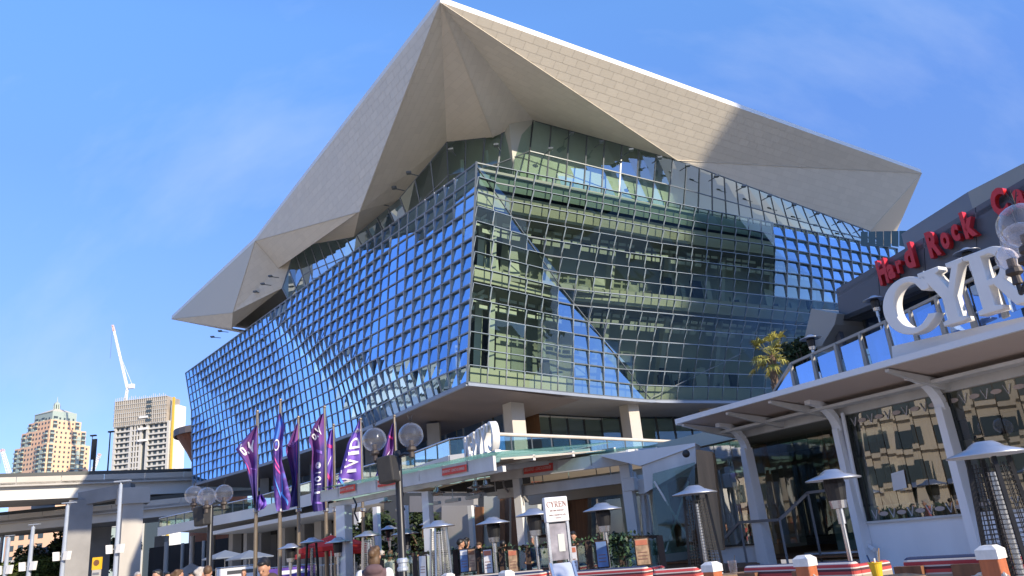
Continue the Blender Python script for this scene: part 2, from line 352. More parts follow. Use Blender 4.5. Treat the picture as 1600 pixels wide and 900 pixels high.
# roof soffit control points
zR = at(688, 3, 46).z
A = at(688, 3, 46); K = atz(399, 376, zR); LT = atz(268, 498, zR); RT = atz(1440, 270, zR)
V3 = at(1058, 250, 66.4); V2 = at(770, 214, 60); PK = at(833, 188, 61.5); EN = at(1358, 361, 84.6)
V1 = at(562, 330, 63.5); B0 = at(622, 312, 65.5); CB = at(698, 222, 61); D1 = at(553, 370, 73.5); D2 = at(462, 386, 85.5); V6 = at(435, 419, 86.5); D3 = at(441, 450, 87); V5 = at(364, 488, 90); D4 = at(362, 513, 95)
facets = [[A, K, V1], [A, V1, CB], [V1, B0, CB], [A, CB, V2], [A, V2, PK], [A, PK, V3], [A, V3, RT], [V3, EN, RT],
          [K, V6, V1], [V6, D2, V1], [D2, D1, V1], [D1, B0, V1], [K, V5, V6], [K, LT, V5], [LT, D4, V5], [V5, D4, D3], [V5, D3, V6], [V6, D3, D2]]
def clip(poly, tri):
    out = poly
    for i in range(3):
        a, b = tri[i], tri[(i + 1) % 3]; res = []
        if not out: return []
        side = lambda p: (b[0] - a[0]) * (p[1] - a[1]) - (b[1] - a[1]) * (p[0] - a[0])
        for j in range(len(out)):
            p, q = out[j], out[(j + 1) % len(out)]; sp, sq = side(p), side(q)
            if sp >= 0: res.append(p)
            if (sp >= 0) != (sq >= 0):
                t = sp / (sp - sq); res.append((p[0] + (q[0] - p[0]) * t, p[1] + (q[1] - p[1]) * t))
        out = res
    return out
base = MB(); pan = MB()
for tr in facets:
    a, b, c = tr; n = (b - a).cross(c - a).normalized()
    if n.z > 0: b, c = c, b; n = -n
    base.quad(a, b, c)
    ex = (RT - A).normalized() if (a + b + c).x / 3 > 0 else (LT - K).normalized()
    ex = (ex - n * ex.dot(n)).normalized(); ey = n.cross(ex)
    t2 = [((p - a).dot(ex), (p - a).dot(ey)) for p in (a, b, c)]
    PW, PH, gp = 1.3, .65, .010
    i0, i1 = math.floor(min(p[0] for p in t2) / PW) - 1, math.ceil(max(p[0] for p in t2) / PW) + 1
    j0, j1 = math.floor(min(p[1] for p in t2) / PH), math.ceil(max(p[1] for p in t2) / PH)
    for j in range(j0, j1):
        sh = PW * .5 * (j % 2)
        for i in range(i0, i1):
            x0, y0 = i * PW + sh + gp, j * PH + gp; x1, y1 = (i + 1) * PW + sh - gp, (j + 1) * PH - gp
            pl = clip([(x0, y0), (x1, y0), (x1, y1), (x0, y1)], t2)
            if len(pl) >= 3: pan.quad(*[a + ex * p[0] + ey * p[1] + n * .02 for p in pl])
sof = base.build('roof_soffit', 'soffit_base', cc)
pan.build('soffit_panel', 'soffit', cc, kind='stuff')
# seams between the folded facets, fascia and roof top
sm = MB()
for p, q in [(A, V1), (A, V2), (A, V3), (V3, RT), (K, V1), (K, V6), (K, V5), (LT, V5)]: sm.bar(p - V(0, 0, .06), q - V(0, 0, .06), .1, .05)
sm.build('seam_strip', 'soffit_base', cc)
UP = V(0, 0, .22)
for p, q, wd in ((A, RT, .5), (A, K, .5), (K, LT, .5)):
    d = (q - p).normalized(); nn = V(d.y, -d.x, 0); nn = nn if nn.y < 0 else -nn
    MB().prism([p, q, q + UP, p + UP], -nn * wd).build('roof_fascia', 'roof_white', cc)
bk = [V(60, 125, 39), V(-20, 150, 39)]
MB().prism([LT + UP * .98, K + UP * .98, A + UP * .98, RT + UP * .98, bk[0], bk[1]], V(0, 0, .25)).build('roof', 'roof_white', cc)
MB().prism([LT, D4, V(-30, 130, zR - 3), V(-20, 150, zR)], V(0, 0, -.1)).build('rear_soffit', 'soffit_base', cc)
MB().prism([RT, EN, V(52, 100, zR - 3), V(60, 125, zR)], V(0, 0, -.1)).build('rear_soffit', 'soffit_base', cc)

# facades : bilinear base + piecewise-linear fold offset
T0 = at(745, 255, 55); Bc = at(730, 597, 55)
TL = atz(290, 583, ZT); BL = at(301, 757, 107)
TR = atz(1402, 389, ZT); BR = V(43.5, 90.5, 13.0)
def barys(p, t):
    (x, y), (x1, y1), (x2, y2), (x3, y3) = p, *t
    d = (y2 - y3) * (x1 - x3) + (x3 - x2) * (y1 - y3)
    a = ((y2 - y3) * (x - x3) + (x3 - x2) * (y - y3)) / d; b = ((y3 - y1) * (x - x3) + (x1 - x3) * (y - y3)) / d
    return a, b, 1 - a - b
def folded(ctrl, tris):
    def h(u, v):
        best = None
        for t in tris:
            bc = barys((u, v), [ctrl[i][:2] for i in t]); m = min(bc)
            if best is None or m > best[0]: best = (m, sum(k * ctrl[i][2] for k, i in zip(bc, t)))
            if m >= -1e-6: break
        return best[1]
    return h
# right (green) facade controls: (u, v, offset)
ctrR = [(0, 0, 0), (1, 0, 0), (1, 1, 0), (.60, 1, -1.9), (.365, 1, -3.4), (.185, 1, -1.9), (0, 1, 0), (.17, .50, -1.9), (.80, .42, .6), (.5, 0, 0)]
hR = folded(ctrR, [(0, 7, 6), (6, 7, 5), (7, 4, 5), (0, 9, 7), (9, 8, 7), (7, 8, 4), (8, 3, 4), (8, 2, 3), (8, 1, 2), (9, 1, 8)])
ctrL = [(0, 0, 0), (.585, 0, 0), (1, 0, 0), (1, .36, -.5), (1, 1, 0), (.70, 1, -1.8), (.50, 1, -2.3), (.30, 1, -2.1), (0, 1, 0), (.13, .0, .0), (.22, .72, .3)]
hL = folded(ctrL, [(0, 9, 8), (9, 10, 8), (10, 7, 8), (9, 1, 10), (1, 7, 10), (1, 6, 7), (1, 2, 6), (2, 5, 6), (2, 3, 5), (3, 4, 5)])
def inpoly(p, poly):
    c = False
    for (x1, y1), (x2, y2) in zip(poly, poly[1:] + poly[:1]):
        if (y1 > p[1]) != (y2 > p[1]) and p[0] < (x2 - x1) * (p[1] - y1) / (y2 - y1) + x1: c = not c
    return c
FLUSH_L = [[(.60, 0), (.575, 0), (.30, 1), (.47, 1)], [(1.01, -.01), (.975, 0), (.72, .80), (.70, 1.01), (1.01, .38)], [(.16, 0), (.10, 0), (.19, .75), (.235, .75)]]
FLUSH_R = [[(.17, .50), (.19, .50), (.38, 1.01), (.19, 1.01)]]
def FR(u, v, off=0):
    p = lerp(lerp(T0, TR, u), lerp(Bc, BR, u), v); return p + nR * (hR(u, v) + off)
def FL(u, v, off=0):
    p = lerp(lerp(T0, TL, u), lerp(Bc, BL, u), v); return p + nL * (hL(u, v) + off)
dR = (TR - T0); dR.z = 0; dR.normalize(); nR = V(dR.y, -dR.x, 0)
dL = (TL - T0); dL.z = 0; dL.normalize(); nL = V(dL.y, -dL.x, 0); nL = nL if nL.y < 0 else -nL
def segd(p, a, b):
    ax, ay, bx, by = *a, *b; t = max(0, min(1, ((p[0] - ax) * (bx - ax) + (p[1] - ay) * (by - ay)) / ((bx - ax) ** 2 + (by - ay) ** 2 + 1e-9)))
    return math.hypot(p[0] - ax - t * (bx - ax), p[1] - ay - t * (by - ay))
NV = 14
rk = random.Random(4)
cells = []
def facade(F, NU, kick, flush, split):
    us = [i / NU for i in range(NU + 1)]; vs_ = [j / NV for j in range(NV + 1)]
    for i in range(NU):
        for j in range(NV):
            um, vm = (i + .5) / NU, (j + .5) / NV
            k = kick(um, vm) + rk.uniform(-.03, .03)
            for sg in flush:
                if segd((um * 2.2, vm), (sg[0] * 2.2, sg[1]), (sg[2] * 2.2, sg[3])) < sg[4]: k = 0.02
            tl, tr, bl, br = F(us[i], vs_[j]), F(us[i + 1], vs_[j]), F(us[i], vs_[j + 1]), F(us[i + 1], vs_[j + 1])
            if any(inpoly((um, vm), pl) for pl in (FLUSH_L if F is FL else FLUSH_R)): k = .02 if F is FL else .10
            tri_ = F is FR and any(inpoly((um, vm), pl) for pl in FLUSH_R)
            n = (tr - tl).cross(bl - tl).normalized(); n = n if n.y < 0 else -n
            mb = MB(); g_ = .03
            a, b = lerp(tl, tr, g_), lerp(tr, tl, g_); c, d = lerp(bl, br, g_), lerp(br, bl, g_)
            a2, b2 = a - n * k, b - n * k
            mb.quad(a2, b2, d, c, mi=3 if tri_ else 0)
            if abs(k) > .05:
                fm = 1 if F is FL else 2
                th = (b - a).normalized() * .05
                sg_ = -1 if k > 0 else 1
                pr = n * (.17 if sg_ < 0 and F is FL else .10)
                mb.prism([a + pr, a2 - n * .02, c - n * .02], -th, fm); mb.prism([b + pr, b2 - n * .02, d - n * .02], th, fm)
                mb.prism([a2, b2, b, a], V(0, 0, .04), fm)
            cells.append(((tl + br) / 2, mb))
    # mullions: one per column line, transoms: one per row line
    for i in range(0, NU + 1):
        mb = MB()
        for j in range(NV): mb.bar(F(us[i], vs_[j], .03), F(us[i], vs_[j + 1], .03), .07, .09, nR if F is FR else nL)
        mb.build('mullion', split, cc)
    for j in range(NV + 1):
        mb = MB()
        for i in range(NU): mb.bar(F(us[i], vs_[j], .045), F(us[i + 1], vs_[j], .045), .08, .10)
        mb.build('transom', split, cc)
facade(FR, 31, lambda u, v: (-.25 if v < .72 else -.12) if (u < .62 or v > .42) else .17, [(0, 0, .17, .5, .03)], 'light_mullion')
facade(FL, 50, lambda u, v: (.11 if v < .72 else .06) * (1.0 - .25 * u), [(.03, 0, .0, .3, .04)], 'frame_metal')
cells.sort(key=lambda c: (c[0] - EYE).length)
for c, mb in cells[:300]: mb.build('glass_pane', ['facade_glass', 'fin_metal', 'fin_right', 'triangle_glass'], cc)
rest = MB()
for c, mb in cells[300:]:
    b = len(rest.v); rest.v += mb.v; rest.f += [tuple(b + i for i in f) for f in mb.f]; rest.mi += mb.mi
rest.build('glass_pane', ['facade_glass', 'fin_metal', 'fin_right', 'triangle_glass'], cc, kind='stuff')
MB().bar(T0 + V(0, -.05, .1), Bc + V(0, -.05, -.1), .16, .16).build('corner_post', 'light_mullion', cc)
# diagonal braces behind the glass
br_ = MB()
for F, (a, b) in ((FR, ((0, .02), (.17, .5))), (FR, ((.17, .5), (.365, .995))), (FR, ((.365, .99), (.80, .42)))):
    for k in range(8): br_.bar(F(*[a[q] + (b[q] - a[q]) * k / 8 for q in (0, 1)], .06), F(*[a[q] + (b[q] - a[q]) * (k + 1) / 8 for q in (0, 1)], .06), .08, .08)
br_.build('fold_strip', 'light_mullion', cc)
# rim below the glass and the overhang
def inner(F, u, off): return F(u, 1, off)
rim = MB()
for k in range(24):
    for F in (FR, FL): rim.bar(F(k / 24, 1, .02) - V(0, 0, .16), F((k + 1) / 24, 1, .02) - V(0, 0, .16), .2, .22)
rim.build('lower_rim', 'frame_metal', cc)
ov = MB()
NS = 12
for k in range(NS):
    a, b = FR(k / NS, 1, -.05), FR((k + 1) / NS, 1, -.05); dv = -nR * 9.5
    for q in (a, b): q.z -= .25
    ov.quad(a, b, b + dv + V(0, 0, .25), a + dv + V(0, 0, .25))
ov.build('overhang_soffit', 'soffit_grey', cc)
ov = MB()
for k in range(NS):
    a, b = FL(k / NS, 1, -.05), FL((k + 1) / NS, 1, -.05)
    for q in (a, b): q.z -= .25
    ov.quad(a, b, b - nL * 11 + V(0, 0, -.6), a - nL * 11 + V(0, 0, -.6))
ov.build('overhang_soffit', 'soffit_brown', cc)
# storeys : (spandrel bottom, top) / slatted ceiling bands / slabs
def vz(z): return (ZT - z) / (ZT - 13.02)
def strip(F, z0, z1, off, u0=0.012, u1=.995, n=26):
    m = MB()
    for k in range(n):
        ua, ub = u0 + (u1 - u0) * k / n, u0 + (u1 - u0) * (k + 1) / n
        m.quad(F(ua, vz(z1), off), F(ub, vz(z1), off), F(ub, vz(z0), off), F(ua, vz(z0), off))
    return m
for F in (FR, FL):
    for z0, z1 in ((27.4, 28.8), (21.1, 22.35), (13.05, 14.35)): strip(F, z0, z1, -.75).build('spandrel', 'spandrel', cc)
    strip(F, 29.0, 30.3, -.6).build('blind', 'blind', cc)
    for z0, z1 in ((25.9, 27.35), (19.45, 20.95)):
        m = MB(); n = 52
        for k in range(n):
            ua, ub = .02 + .96 * k / n, .02 + .96 * (k + .8) / n
            for r in range(3):
                if (k * 7 + r * 3) % 5 == 0: continue
                za = z0 + (z1 - z0) * (r + .1) / 3; zb = z0 + (z1 - z0) * (r + (.62 if r else .8)) / 3
                m.quad(F(ua, vz(zb), -2.2), F(ub, vz(zb), -2.2), F(ub, vz(za), -2.2), F(ua, vz(za), -2.2))
        m.build('ceiling_baffle', 'interior_pale', cc, kind='stuff')
for z in (13.3, 21.7, 28.1):
    pts = [FL(1, vz(z), -1.2), FL(.5, vz(z), -1.2), FL(.02, vz(z), -1.2), FR(.02, vz(z), -1.2), FR(.37, vz(z), -1.2), FR(.6, vz(z), -1.2), FR(.99, vz(z), -1.2), V(40, 110, z), V(-20, 130, z)]
    for p in pts: p.z = z
    MB().prism(pts, V(0, 0, .5)).build('floor_slab', 'slab', cc)
for z0, z1 in ((13.8, 21.6), (22.2, 28.0), (28.6, 30.4)):
    m = strip(FR, z0, z1, -5.6, .11, .99, 16); m.build('inner_wall', 'interior_wall', cc)
    m = strip(FL, z0, z1, -8.5, .15, .99, 16); m.build('inner_wall', 'interior_dark', cc)
for i in range(8):
    for z0, z1 in ((13.8, 21.6), (22.2, 28.0)):
        a, b = FR(.06 + .125 * i, vz(z0), -4.2), FR(.06 + .125 * i, vz(z1), -4.2); MB().bar(a, b, .55, .55).build('interior_column', 'interior_pale', cc)
for i in range(12):
    for z0, z1 in ((13.8, 21.6), (22.2, 28.0)):
        a, b = FL(.04 + .08 * i, vz(z0), -4), FL(.04 + .08 * i, vz(z1), -4); MB().bar(a, b, .5, .5).build('interior_column', 'interior_pale', cc)
# partition panels and furniture on the floors (each its own part)
rr = random.Random(3)
for i in range(44):
    u = rr.uniform(.05, .92); zf = rr.choice((13.85, 22.25)); a = FR(u, vz(zf), -rr.uniform(2.0, 5.)); h = rr.uniform(.8, 3.4)
    MB().box(a + V(0, 0, h / 2), (rr.uniform(.5, 1.6), .25, h), (dR, V(dR.y, -dR.x, 0), V(0, 0, 1))).build('partition', rr.choice(['interior_pale', 'interior_wall', 'interior_dark']), cc)
for i in range(14):
    u = .22 + .05 * i; zf = 22.25 if i % 2 else 13.85; a = FR(u, vz(zf), -2.2)
    m = MB().box(a + V(0, 0, .45), (.5, .5, .08)).box(a + V(0, .2, .75), (.5, .06, .55))
    for sx in (-.2, .2):
        for sy in (-.2, .2): m.box(a + V(sx, sy, .2), (.04, .04, .42))
    m.build('lounge_seat', 'interior_dark', cc)

# upper recessed glazing under the roof
def poly_strip(top, bot, ncol, nrow, name, mt, frame):
    def ev(pl, t):
        seg = [(b - a).length for a, b in zip(pl, pl[1:])]; tot = sum(seg); d = t * tot
        for k, s_ in enumerate(seg):
            if d <= s_ or k == len(seg) - 1: return lerp(pl[k], pl[k + 1], min(1, d / s_))
            d -= s_
    for i in range(ncol):
        for j in range(nrow):
            q = [lerp(ev(top, x), ev(bot, x), y) for x, y in ((i / ncol, j / nrow), ((i + 1) / ncol, j / nrow), ((i + 1) / ncol, (j + 1) / nrow), (i / ncol, (j + 1) / nrow))]
            MB().quad(*q).build(name, mt, cc)
    for i in range(ncol + 1):
        a, b = ev(top, i / ncol), ev(bot, i / ncol); MB().bar(a, b, .09, .14).build('mullion', frame, cc)
    for j in range(nrow + 1):
        m = MB()
        for i in range(ncol): m.bar(lerp(ev(top, i / ncol), ev(bot, i / ncol), j / nrow) - V(0, .03, 0), lerp(ev(top, (i + 1) / ncol), ev(bot, (i + 1) / ncol), j / nrow) - V(0, .03, 0), .07, .09)
        m.build('transom', frame, cc)
sk = -nR * 3.2
bR0, bR1 = V(PK.x, PK.y + 1.6, 29.9), TR + sk * .9 + V(0, 0, -.5); bR1.z = 29.9
bC = V(CB.x - .3, CB.y + 1.2, 29.9)
bM = (bR0 + bR1) / 2
bR0 = T0 + dR * 5.2 - nR * .9; bR1 = TR - nR * .9; bR0.z = bR1.z = 29.9
bM = T0 + dR * 22 - nR * .9; bM.z = 29.9
poly_strip([PK, V3, EN], [bR0, bM, bR1], 26, 2, 'upper_glass_pane', 'upper_glass', 'light_mullion')
poly_strip([CB, V2, PK], [bC, (bC + bR0) / 2, bR0], 5, 2, 'upper_glass_pane', 'upper_glass', 'light_mullion')
bD = [bC, FL(.2, 0, -2.4), FL(.36, 0, -2.2), FL(.50, 0, -2.2), FL(.53, 0, -2.0)]
for p in bD: p.z = 29.9
poly_strip([CB, B0, D1, D2, D3], bD, 16, 2, 'upper_glass_pane', 'upper_glass', 'frame_metal')
uw = MB(); uw.quad(bR0 - nR * 1.6, bR1 - nR * 1.6, bR1 - nR * 1.6 + V(0, 0, 8.4), bR0 - nR * 1.6 + V(0, 0, 8.4)); uw.quad(bR0 - nR * 1.6, bR0 - nR * 1.6 + V(0, 0, 8.4), bC + V(1.5, 2.2, 8.4), bC + V(1.5, 2.2, 0)); uw.quad(bC + V(1.5, 2.2, 0), bC + V(1.5, 2.2, 8.4), bD[4] - nL * 5 + V(0, 0, 8.4), bD[4] - nL * 5)
uw.build('inner_wall', 'spandrel', cc)
MB().prism([FL(.6, 0, -1), FL(.01, 0, -.6), FR(.01, 0, -.6), FR(.99, 0, -1), V(40, 110, ZT), V(-20, 120, ZT)], V(0, 0, -.35)).build('floor_slab', 'slab', cc)
for i in range(6):
    a = lerp(bR0, bR1, i / 6 + .04) - nR * 2; MB().tube(a, a + V(0, 0, 5.8 - i * .55), .2, .2, 10).build('interior_column', 'interior_pale', cc)
for t in (.2, .55, .85):
    a = lerp(bC, bR0, t) + V(0, 2, 0); MB().tube(a, a + V(0, 0, 5.4), .2, .2, 10).build('interior_column', 'interior_pale', cc)
# floodlights on short arms
def flood(p, d):
    MB().bar(p, p + d * .9, .07, .07).box(p + d * 1.05 + V(0, 0, .05), (.42, .42, .16)).build('floodlight', 'light_mullion', cc)
for i in range(13): flood(lerp(lerp(PK, EN, .03 + i / 13.5), lerp(bR0, bR1, .03 + i / 13.5), .5) if i < 1 else lerp([PK, V3, EN][0 if i < 5 else 1], [PK, V3, EN][1 if i < 5 else 2], ((i / 5) if i < 5 else (i - 5) / 8)) + V(0, -.3, -1.3), nR)
for px, py, Y in ((655, 275, 61), (632, 298, 63), (608, 322, 65.5), (588, 335, 68), (566, 352, 70.5), (436, 434, 85), (424, 446, 87), (412, 458, 88.5), (400, 470, 90), (357, 519, 93), (345, 528, 95)): flood(at(px, py, Y), nL)
for px, py in ((712, 243), (782, 236)): flood(at(px, py, 59.2), V(-.3, -.95, 0))

# base level: recessed glass wall, columns
ZTER = 6.7
def wall_line(u, off): p = FR(u, 1, -off); return p
lw_top = [FR(.14 + k / 18 * .72, 1, -8.5) for k in range(19)]
for k in range(18):
    a, b = lw_top[k].copy(), lw_top[k + 1].copy(); a.z = b.z = 12.95
    a2, b2 = a.copy(), b.copy(); a2.z = b2.z = ZTER
    MB().quad(a, b, b2, a2).build('lobby_glass', 'facade_glass', cc)
    MB().bar(a, a2, .14, .22).build('lobby_mullion', 'dark_mullion', cc)
m = MB()
for k in range(18):
    a, b = lw_top[k] - nR * 7, lw_top[k + 1] - nR * 7; a.z = b.z = 13; a2, b2 = a.copy(), b.copy(); a2.z = b2.z = ZTER; m.quad(a, b, b2, a2)
m.build('inner_wall', 'interior_wall', cc)
fl_ = [FR(.85, 1, -8.7), FR(.4, 1, -8.7), FR(.15, 1, -8.7), FR(.15, 1, -17), FR(.85, 1, -17)]
for p in fl_: p.z = 12.7
MB().prism(fl_, V(0, 0, .15)).build('lobby_ceiling', 'interior_pale', cc)
lw = [FL(.115 + .885 * k / 16, 1, -8.2) for k in range(17)]
for k in range(16):
    a, b = lw[k].copy(), lw[k + 1].copy(); a.z = b.z = 12.4; a2, b2 = a.copy(), b.copy(); a2.z = b2.z = ZTER
    MB().quad(a, b, b2, a2).build('lobby_glass', 'facade_glass', cc); MB().bar(a, a2, .16, .2).build('lobby_mullion', 'frame_metal', cc)
m = MB()
for k in range(16):
    a, b = lw[k] - nL * 4, lw[k + 1] - nL * 4; a.z = b.z = 12.6; a2, b2 = a.copy(), b.copy(); a2.z = b2.z = ZTER; m.quad(a, b, b2, a2)
m.build('inner_wall', 'timber', cc)
for px, Y in ((807, 62.5), (990, 71.5), (1115, 79.)):
    b = at(px, 690, Y); MB().box(V(b.x, b.y, (12.9 + ZTER) / 2), (1.25, 1.25, 12.9 - ZTER), (dR, V(dR.y, -dR.x, 0), V(0, 0, 1))).build('column', 'concrete_pale', cc)
for u in (.2, .4, .6, .8):
    b = FL(u, 1, -4); MB().box(V(b.x, b.y, 6.2), (1.1, 1.1, 12.4)).build('column', 'concrete_dark', cc)

# ================================================================== BUILDINGS BESIDE AND BEHIND THE VIEW (seen in the glass, and casting the shade on the roof)
def office_block(name, org, d1, w1, d2, w2, h, wallm, label, step=4.2, winw=2.6):
    b = empty(name, org, label, 'building'); o = Vector(org)
    ax = (d1, d2, V(0, 0, 1))
    MB().box(o + d1 * w1 / 2 + d2 * w2 / 2 + V(0, 0, h / 2), (w1, w2, h), ax).build('wall', wallm, b)
    wn = MB(); sl_ = MB()
    for base, dd, ww, out in ((o, d1, w1, -d2), (o + d1 * w1, d2, w2, d1), (o + d2 * w2, d1, w1, d2), (o, d2, w2, -d1)):
        nf = int(h / 3.6); nc = int(ww / step)
        for f in range(1, nf):
            for c_ in range(nc): wn.box(base + dd * (step * (c_ + .5) + (ww - nc * step) / 2) + out * .03 + V(0, 0, f * 3.6 + 1.4), (winw, .2, 1.9), (dd, out, V(0, 0, 1)))
            sl_.box(base + dd * ww / 2 + out * .25 + V(0, 0, f * 3.6 + .1), (ww, .5, .5), (dd, out, V(0, 0, 1)))
    wn.build('window', 'tower_window', b, kind='stuff'); sl_.build('floor_band', wallm, b, kind='stuff')
    return b
_n = (RT - A).cross(V3 - A).normalized(); HP = onp(1130, 207, A, _n)
Hd = V(.669, .743, 0); Hn = V(.743, -.669, 0)
office_block('hotel_tower', (HP.x + SUN.x * 200, HP.y + SUN.y * 200, 0), Hd, 40, Hn, 22, 136, 'hotel_wall', 'tall beige hotel tower standing right of the frame, shading the roof tip')
office_block('harbour_block', (92, 10, 0), V(.2, .98, 0), 56, V(.98, -.2, 0), 18, 20, 'hotel_dark', 'low dark harbourside block right of the frame, mirrored in the green facade')
office_block('apartment_block', (-64, -28, 0), V(.0, 1, 0), 74, V(-1, 0, 0), 18, 14.6, 'hotel_wall', 'cream apartment block standing left of the frame, mirrored in the cafe windows')
office_block('office_block', (-112, 62, 0), V(.1, .99, 0), 30, V(-.99, .1, 0), 18, 54, 'hotel_wall', 'tall beige office block standing left of the viaduct, mirrored in the blue facade')
office_block('office_block', (-124, 100, 0), V(.1, .99, 0), 22, V(-.99, .1, 0), 18, 38, 'hotel_dark', 'dark office block standing left of the viaduct beside the tall beige one')
office_block('waterfront_block', (60, -130, 0), V(-1, 0, 0), 150, V(0, -1, 0), 16, 34, 'hotel_wall', 'long cream waterfront block standing behind the viewer, mirrored in the cafe glass')

# ================================================================== PROMENADE TERRACE in front of the convention centre
te = empty('promenade_terrace', (-10, 55, 0), 'raised grey promenade with glass balustrade running below the convention centre', 'terrace')
ZRL = 7.7
rl = [atz(249, 810, ZRL), atz(398, 777, ZRL), atz(647, 707, ZRL), atz(702, 686, ZRL)]
rl.append(atz(764, 678, ZRL)); rl2 = [atz(764, 678, ZRL), atz(918, 684, ZRL), atz(1076, 691, ZRL)]
edge = [V(p.x, p.y, 0) for p in rl] + [V(p.x, p.y, 0) for p in rl2[1:]]
back = [V(40, 85, 0), V(4, 72, 0), V(-40, 112, 0)]
MB().prism([V(p.x, p.y + (.9 if i > 4 else .0), 6.36) for i, p in enumerate(edge + back)], V(0, 0, .34)).build('slab', 'concrete_pale', te)
for a, b in zip(edge, edge[1:]):
    d = (b - a).normalized(); n = V(d.y, -d.x, 0)
    zlo = 6.42 if a.x > -2.5 else 5.9
    MB().prism([a + V(0, 0, zlo), b + V(0, 0, zlo), b + V(0, 0, 6.78), a + V(0, 0, 6.78)], n * .12).build('edge_beam', 'beam_white', te)
def balustrade(pts, railm, rad, h, parent, step=1.5, gm='rail_glass', post='light_mullion'):
    m = MB()
    for a, b in zip(pts, pts[1:]):
        m.tube(a, b, rad, rad, 8)
        n = max(1, round((b - a).length / step))
        for i in range(n):
            p, q = lerp(a, b, i / n), lerp(a, b, (i + 1) / n)
            e = (q - p).normalized() * .05
            MB().prism([p + e - V(0, 0, h), q - e - V(0, 0, h), q - e - V(0, 0, .1), p + e - V(0, 0, .1)], V(0, .03, 0)).build('glass_panel', gm, parent)
            MB().box(p - V(0, 0, h / 2), (.07, .07, h)).build('baluster', post, parent)
    m.build('handrail', railm, parent)
balustrade(rl, 'steel', .05, .95, te, 2.0)
balustrade(rl2, 'awning_fabric', .11, .98, te, 1.9)
# lower canopy strip and ground floor under the terrace
lc = [atz(330, 836, 4.9), atz(532, 798, 4.9), atz(640, 776, 4.9)]
for a, b in zip(lc, lc[1:]):
    MB().prism([a, b, b + V(3, 5, 0), a + V(3, 5, 0)], V(0, 0, .3)).build('lower_canopy', 'beam_white', te)
eD = (edge[3] - edge[1]).normalized(); eN = V(-eD.y, eD.x, 0); eN = eN if eN.y > 0 else -eN
def under(px, off): p = onp(px, 860, edge[1] + eN * off, eN); p.z = 0; return p
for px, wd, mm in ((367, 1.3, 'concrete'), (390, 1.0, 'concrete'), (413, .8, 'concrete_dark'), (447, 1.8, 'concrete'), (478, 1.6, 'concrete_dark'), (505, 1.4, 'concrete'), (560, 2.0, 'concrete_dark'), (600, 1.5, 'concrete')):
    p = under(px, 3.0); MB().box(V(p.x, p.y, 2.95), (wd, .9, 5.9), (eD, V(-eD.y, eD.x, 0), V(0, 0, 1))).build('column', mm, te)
for px in (260, 300):
    p = under(px, 2.0); MB().tube(V(p.x, p.y, 0), V(p.x, p.y, 5.95), .28, .28, 12).build('column', 'concrete', te)
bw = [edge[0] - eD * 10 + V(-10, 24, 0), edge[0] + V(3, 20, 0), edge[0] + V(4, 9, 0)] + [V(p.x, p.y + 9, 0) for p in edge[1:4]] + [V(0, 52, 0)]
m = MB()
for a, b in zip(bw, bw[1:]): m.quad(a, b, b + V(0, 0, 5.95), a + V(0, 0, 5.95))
m.build('rear_wall', 'undercroft_shade', te)  # near-black wall colour stands for the deep shade under the terrace
for px_, o_ in ((235, 7), (248, 10), (272, 9), (285, 6), (318, 8), (333, 5)):
    p = under(px_, o_); MB().tube(V(p.x, p.y, 0), V(p.x, p.y, 5.95), .22, .22, 10).build('column', 'concrete', te)
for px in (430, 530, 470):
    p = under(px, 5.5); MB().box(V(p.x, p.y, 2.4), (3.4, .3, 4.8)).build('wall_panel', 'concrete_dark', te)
# stairs up to the terrace on the left
m = MB()
for k in range(12): m.box(V(-38 + k * .3 * 1.6, 84 + k * .1, k * .17 + .085), (.5, 5, .17))
m.build('stair', 'concrete_dark', te)
MB().prism([V(-40, 80, 0), V(-37, 80, 0), V(-33.5, 81, 2.3), V(-34.5, 81, 2.8)], V(0, .3, 0)).build('stair_wall', 'concrete_dark', te)

# ================================================================== VIADUCT
vd = empty('motorway_viaduct', (-60, 110, 0), 'concrete motorway viaduct crossing behind the plaza with a box girder deck and piers', 'viaduct')
def deck(zt, p0, p1, ext0, ext1, zg, par, name_, kk=1.0):
    a, b = atz(*p0, zt), atz(*p1, zt); d = (b - a); d.z = 0; d.normalize(); n = V(d.y, -d.x, 0); n = n if n.y < 0 else -n
    a = a - d * ext0; b = b + d * ext1
    def sec(off0, z0, off1, z1, mt, nm, th=None):
        MB().prism([a + n * off0 + V(0, 0, z0 - zt), b + n * off0 + V(0, 0, z0 - zt), b + n * off1 + V(0, 0, z1 - zt), a + n * off1 + V(0, 0, z1 - zt)], -n * (th or .35)).build(nm, mt, par)
    MB().prism([a + V(0, 0, -.7), b + V(0, 0, -.7), b - n * 12 + V(0, 0, -.7), a - n * 12 + V(0, 0, -.7)], V(0, 0, -.5)).build('deck', 'concrete', par)
    L_ = (b - a).length; k = int(L_ / 5)
    for i in range(k):   # parapet panels, one by one
        p, q = a + d * (i * L_ / k + .03), a + d * ((i + 1) * L_ / k - .03)
        MB().prism([p + V(0, 0, -1.0), q + V(0, 0, -1.0), q, p], -n * .3).build('parapet_panel', 'concrete_pale', par)
    MB().prism([a + V(0, 0, .02) - n * .05, b + V(0, 0, .02) - n * .05, b + V(0, 0, .5) - n * .05, a + V(0, 0, .5) - n * .05], -n * .1).build('noise_barrier', 'dark_mullion', par)
    sec(-.9, zt - 2.9 * kk, -.9, zt - 1.2, 'beam_white', 'girder', .6)
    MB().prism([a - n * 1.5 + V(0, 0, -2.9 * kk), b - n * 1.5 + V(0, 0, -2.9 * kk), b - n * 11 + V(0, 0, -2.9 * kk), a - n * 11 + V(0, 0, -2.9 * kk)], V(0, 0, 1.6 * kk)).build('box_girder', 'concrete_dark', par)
    return a, b, d, n
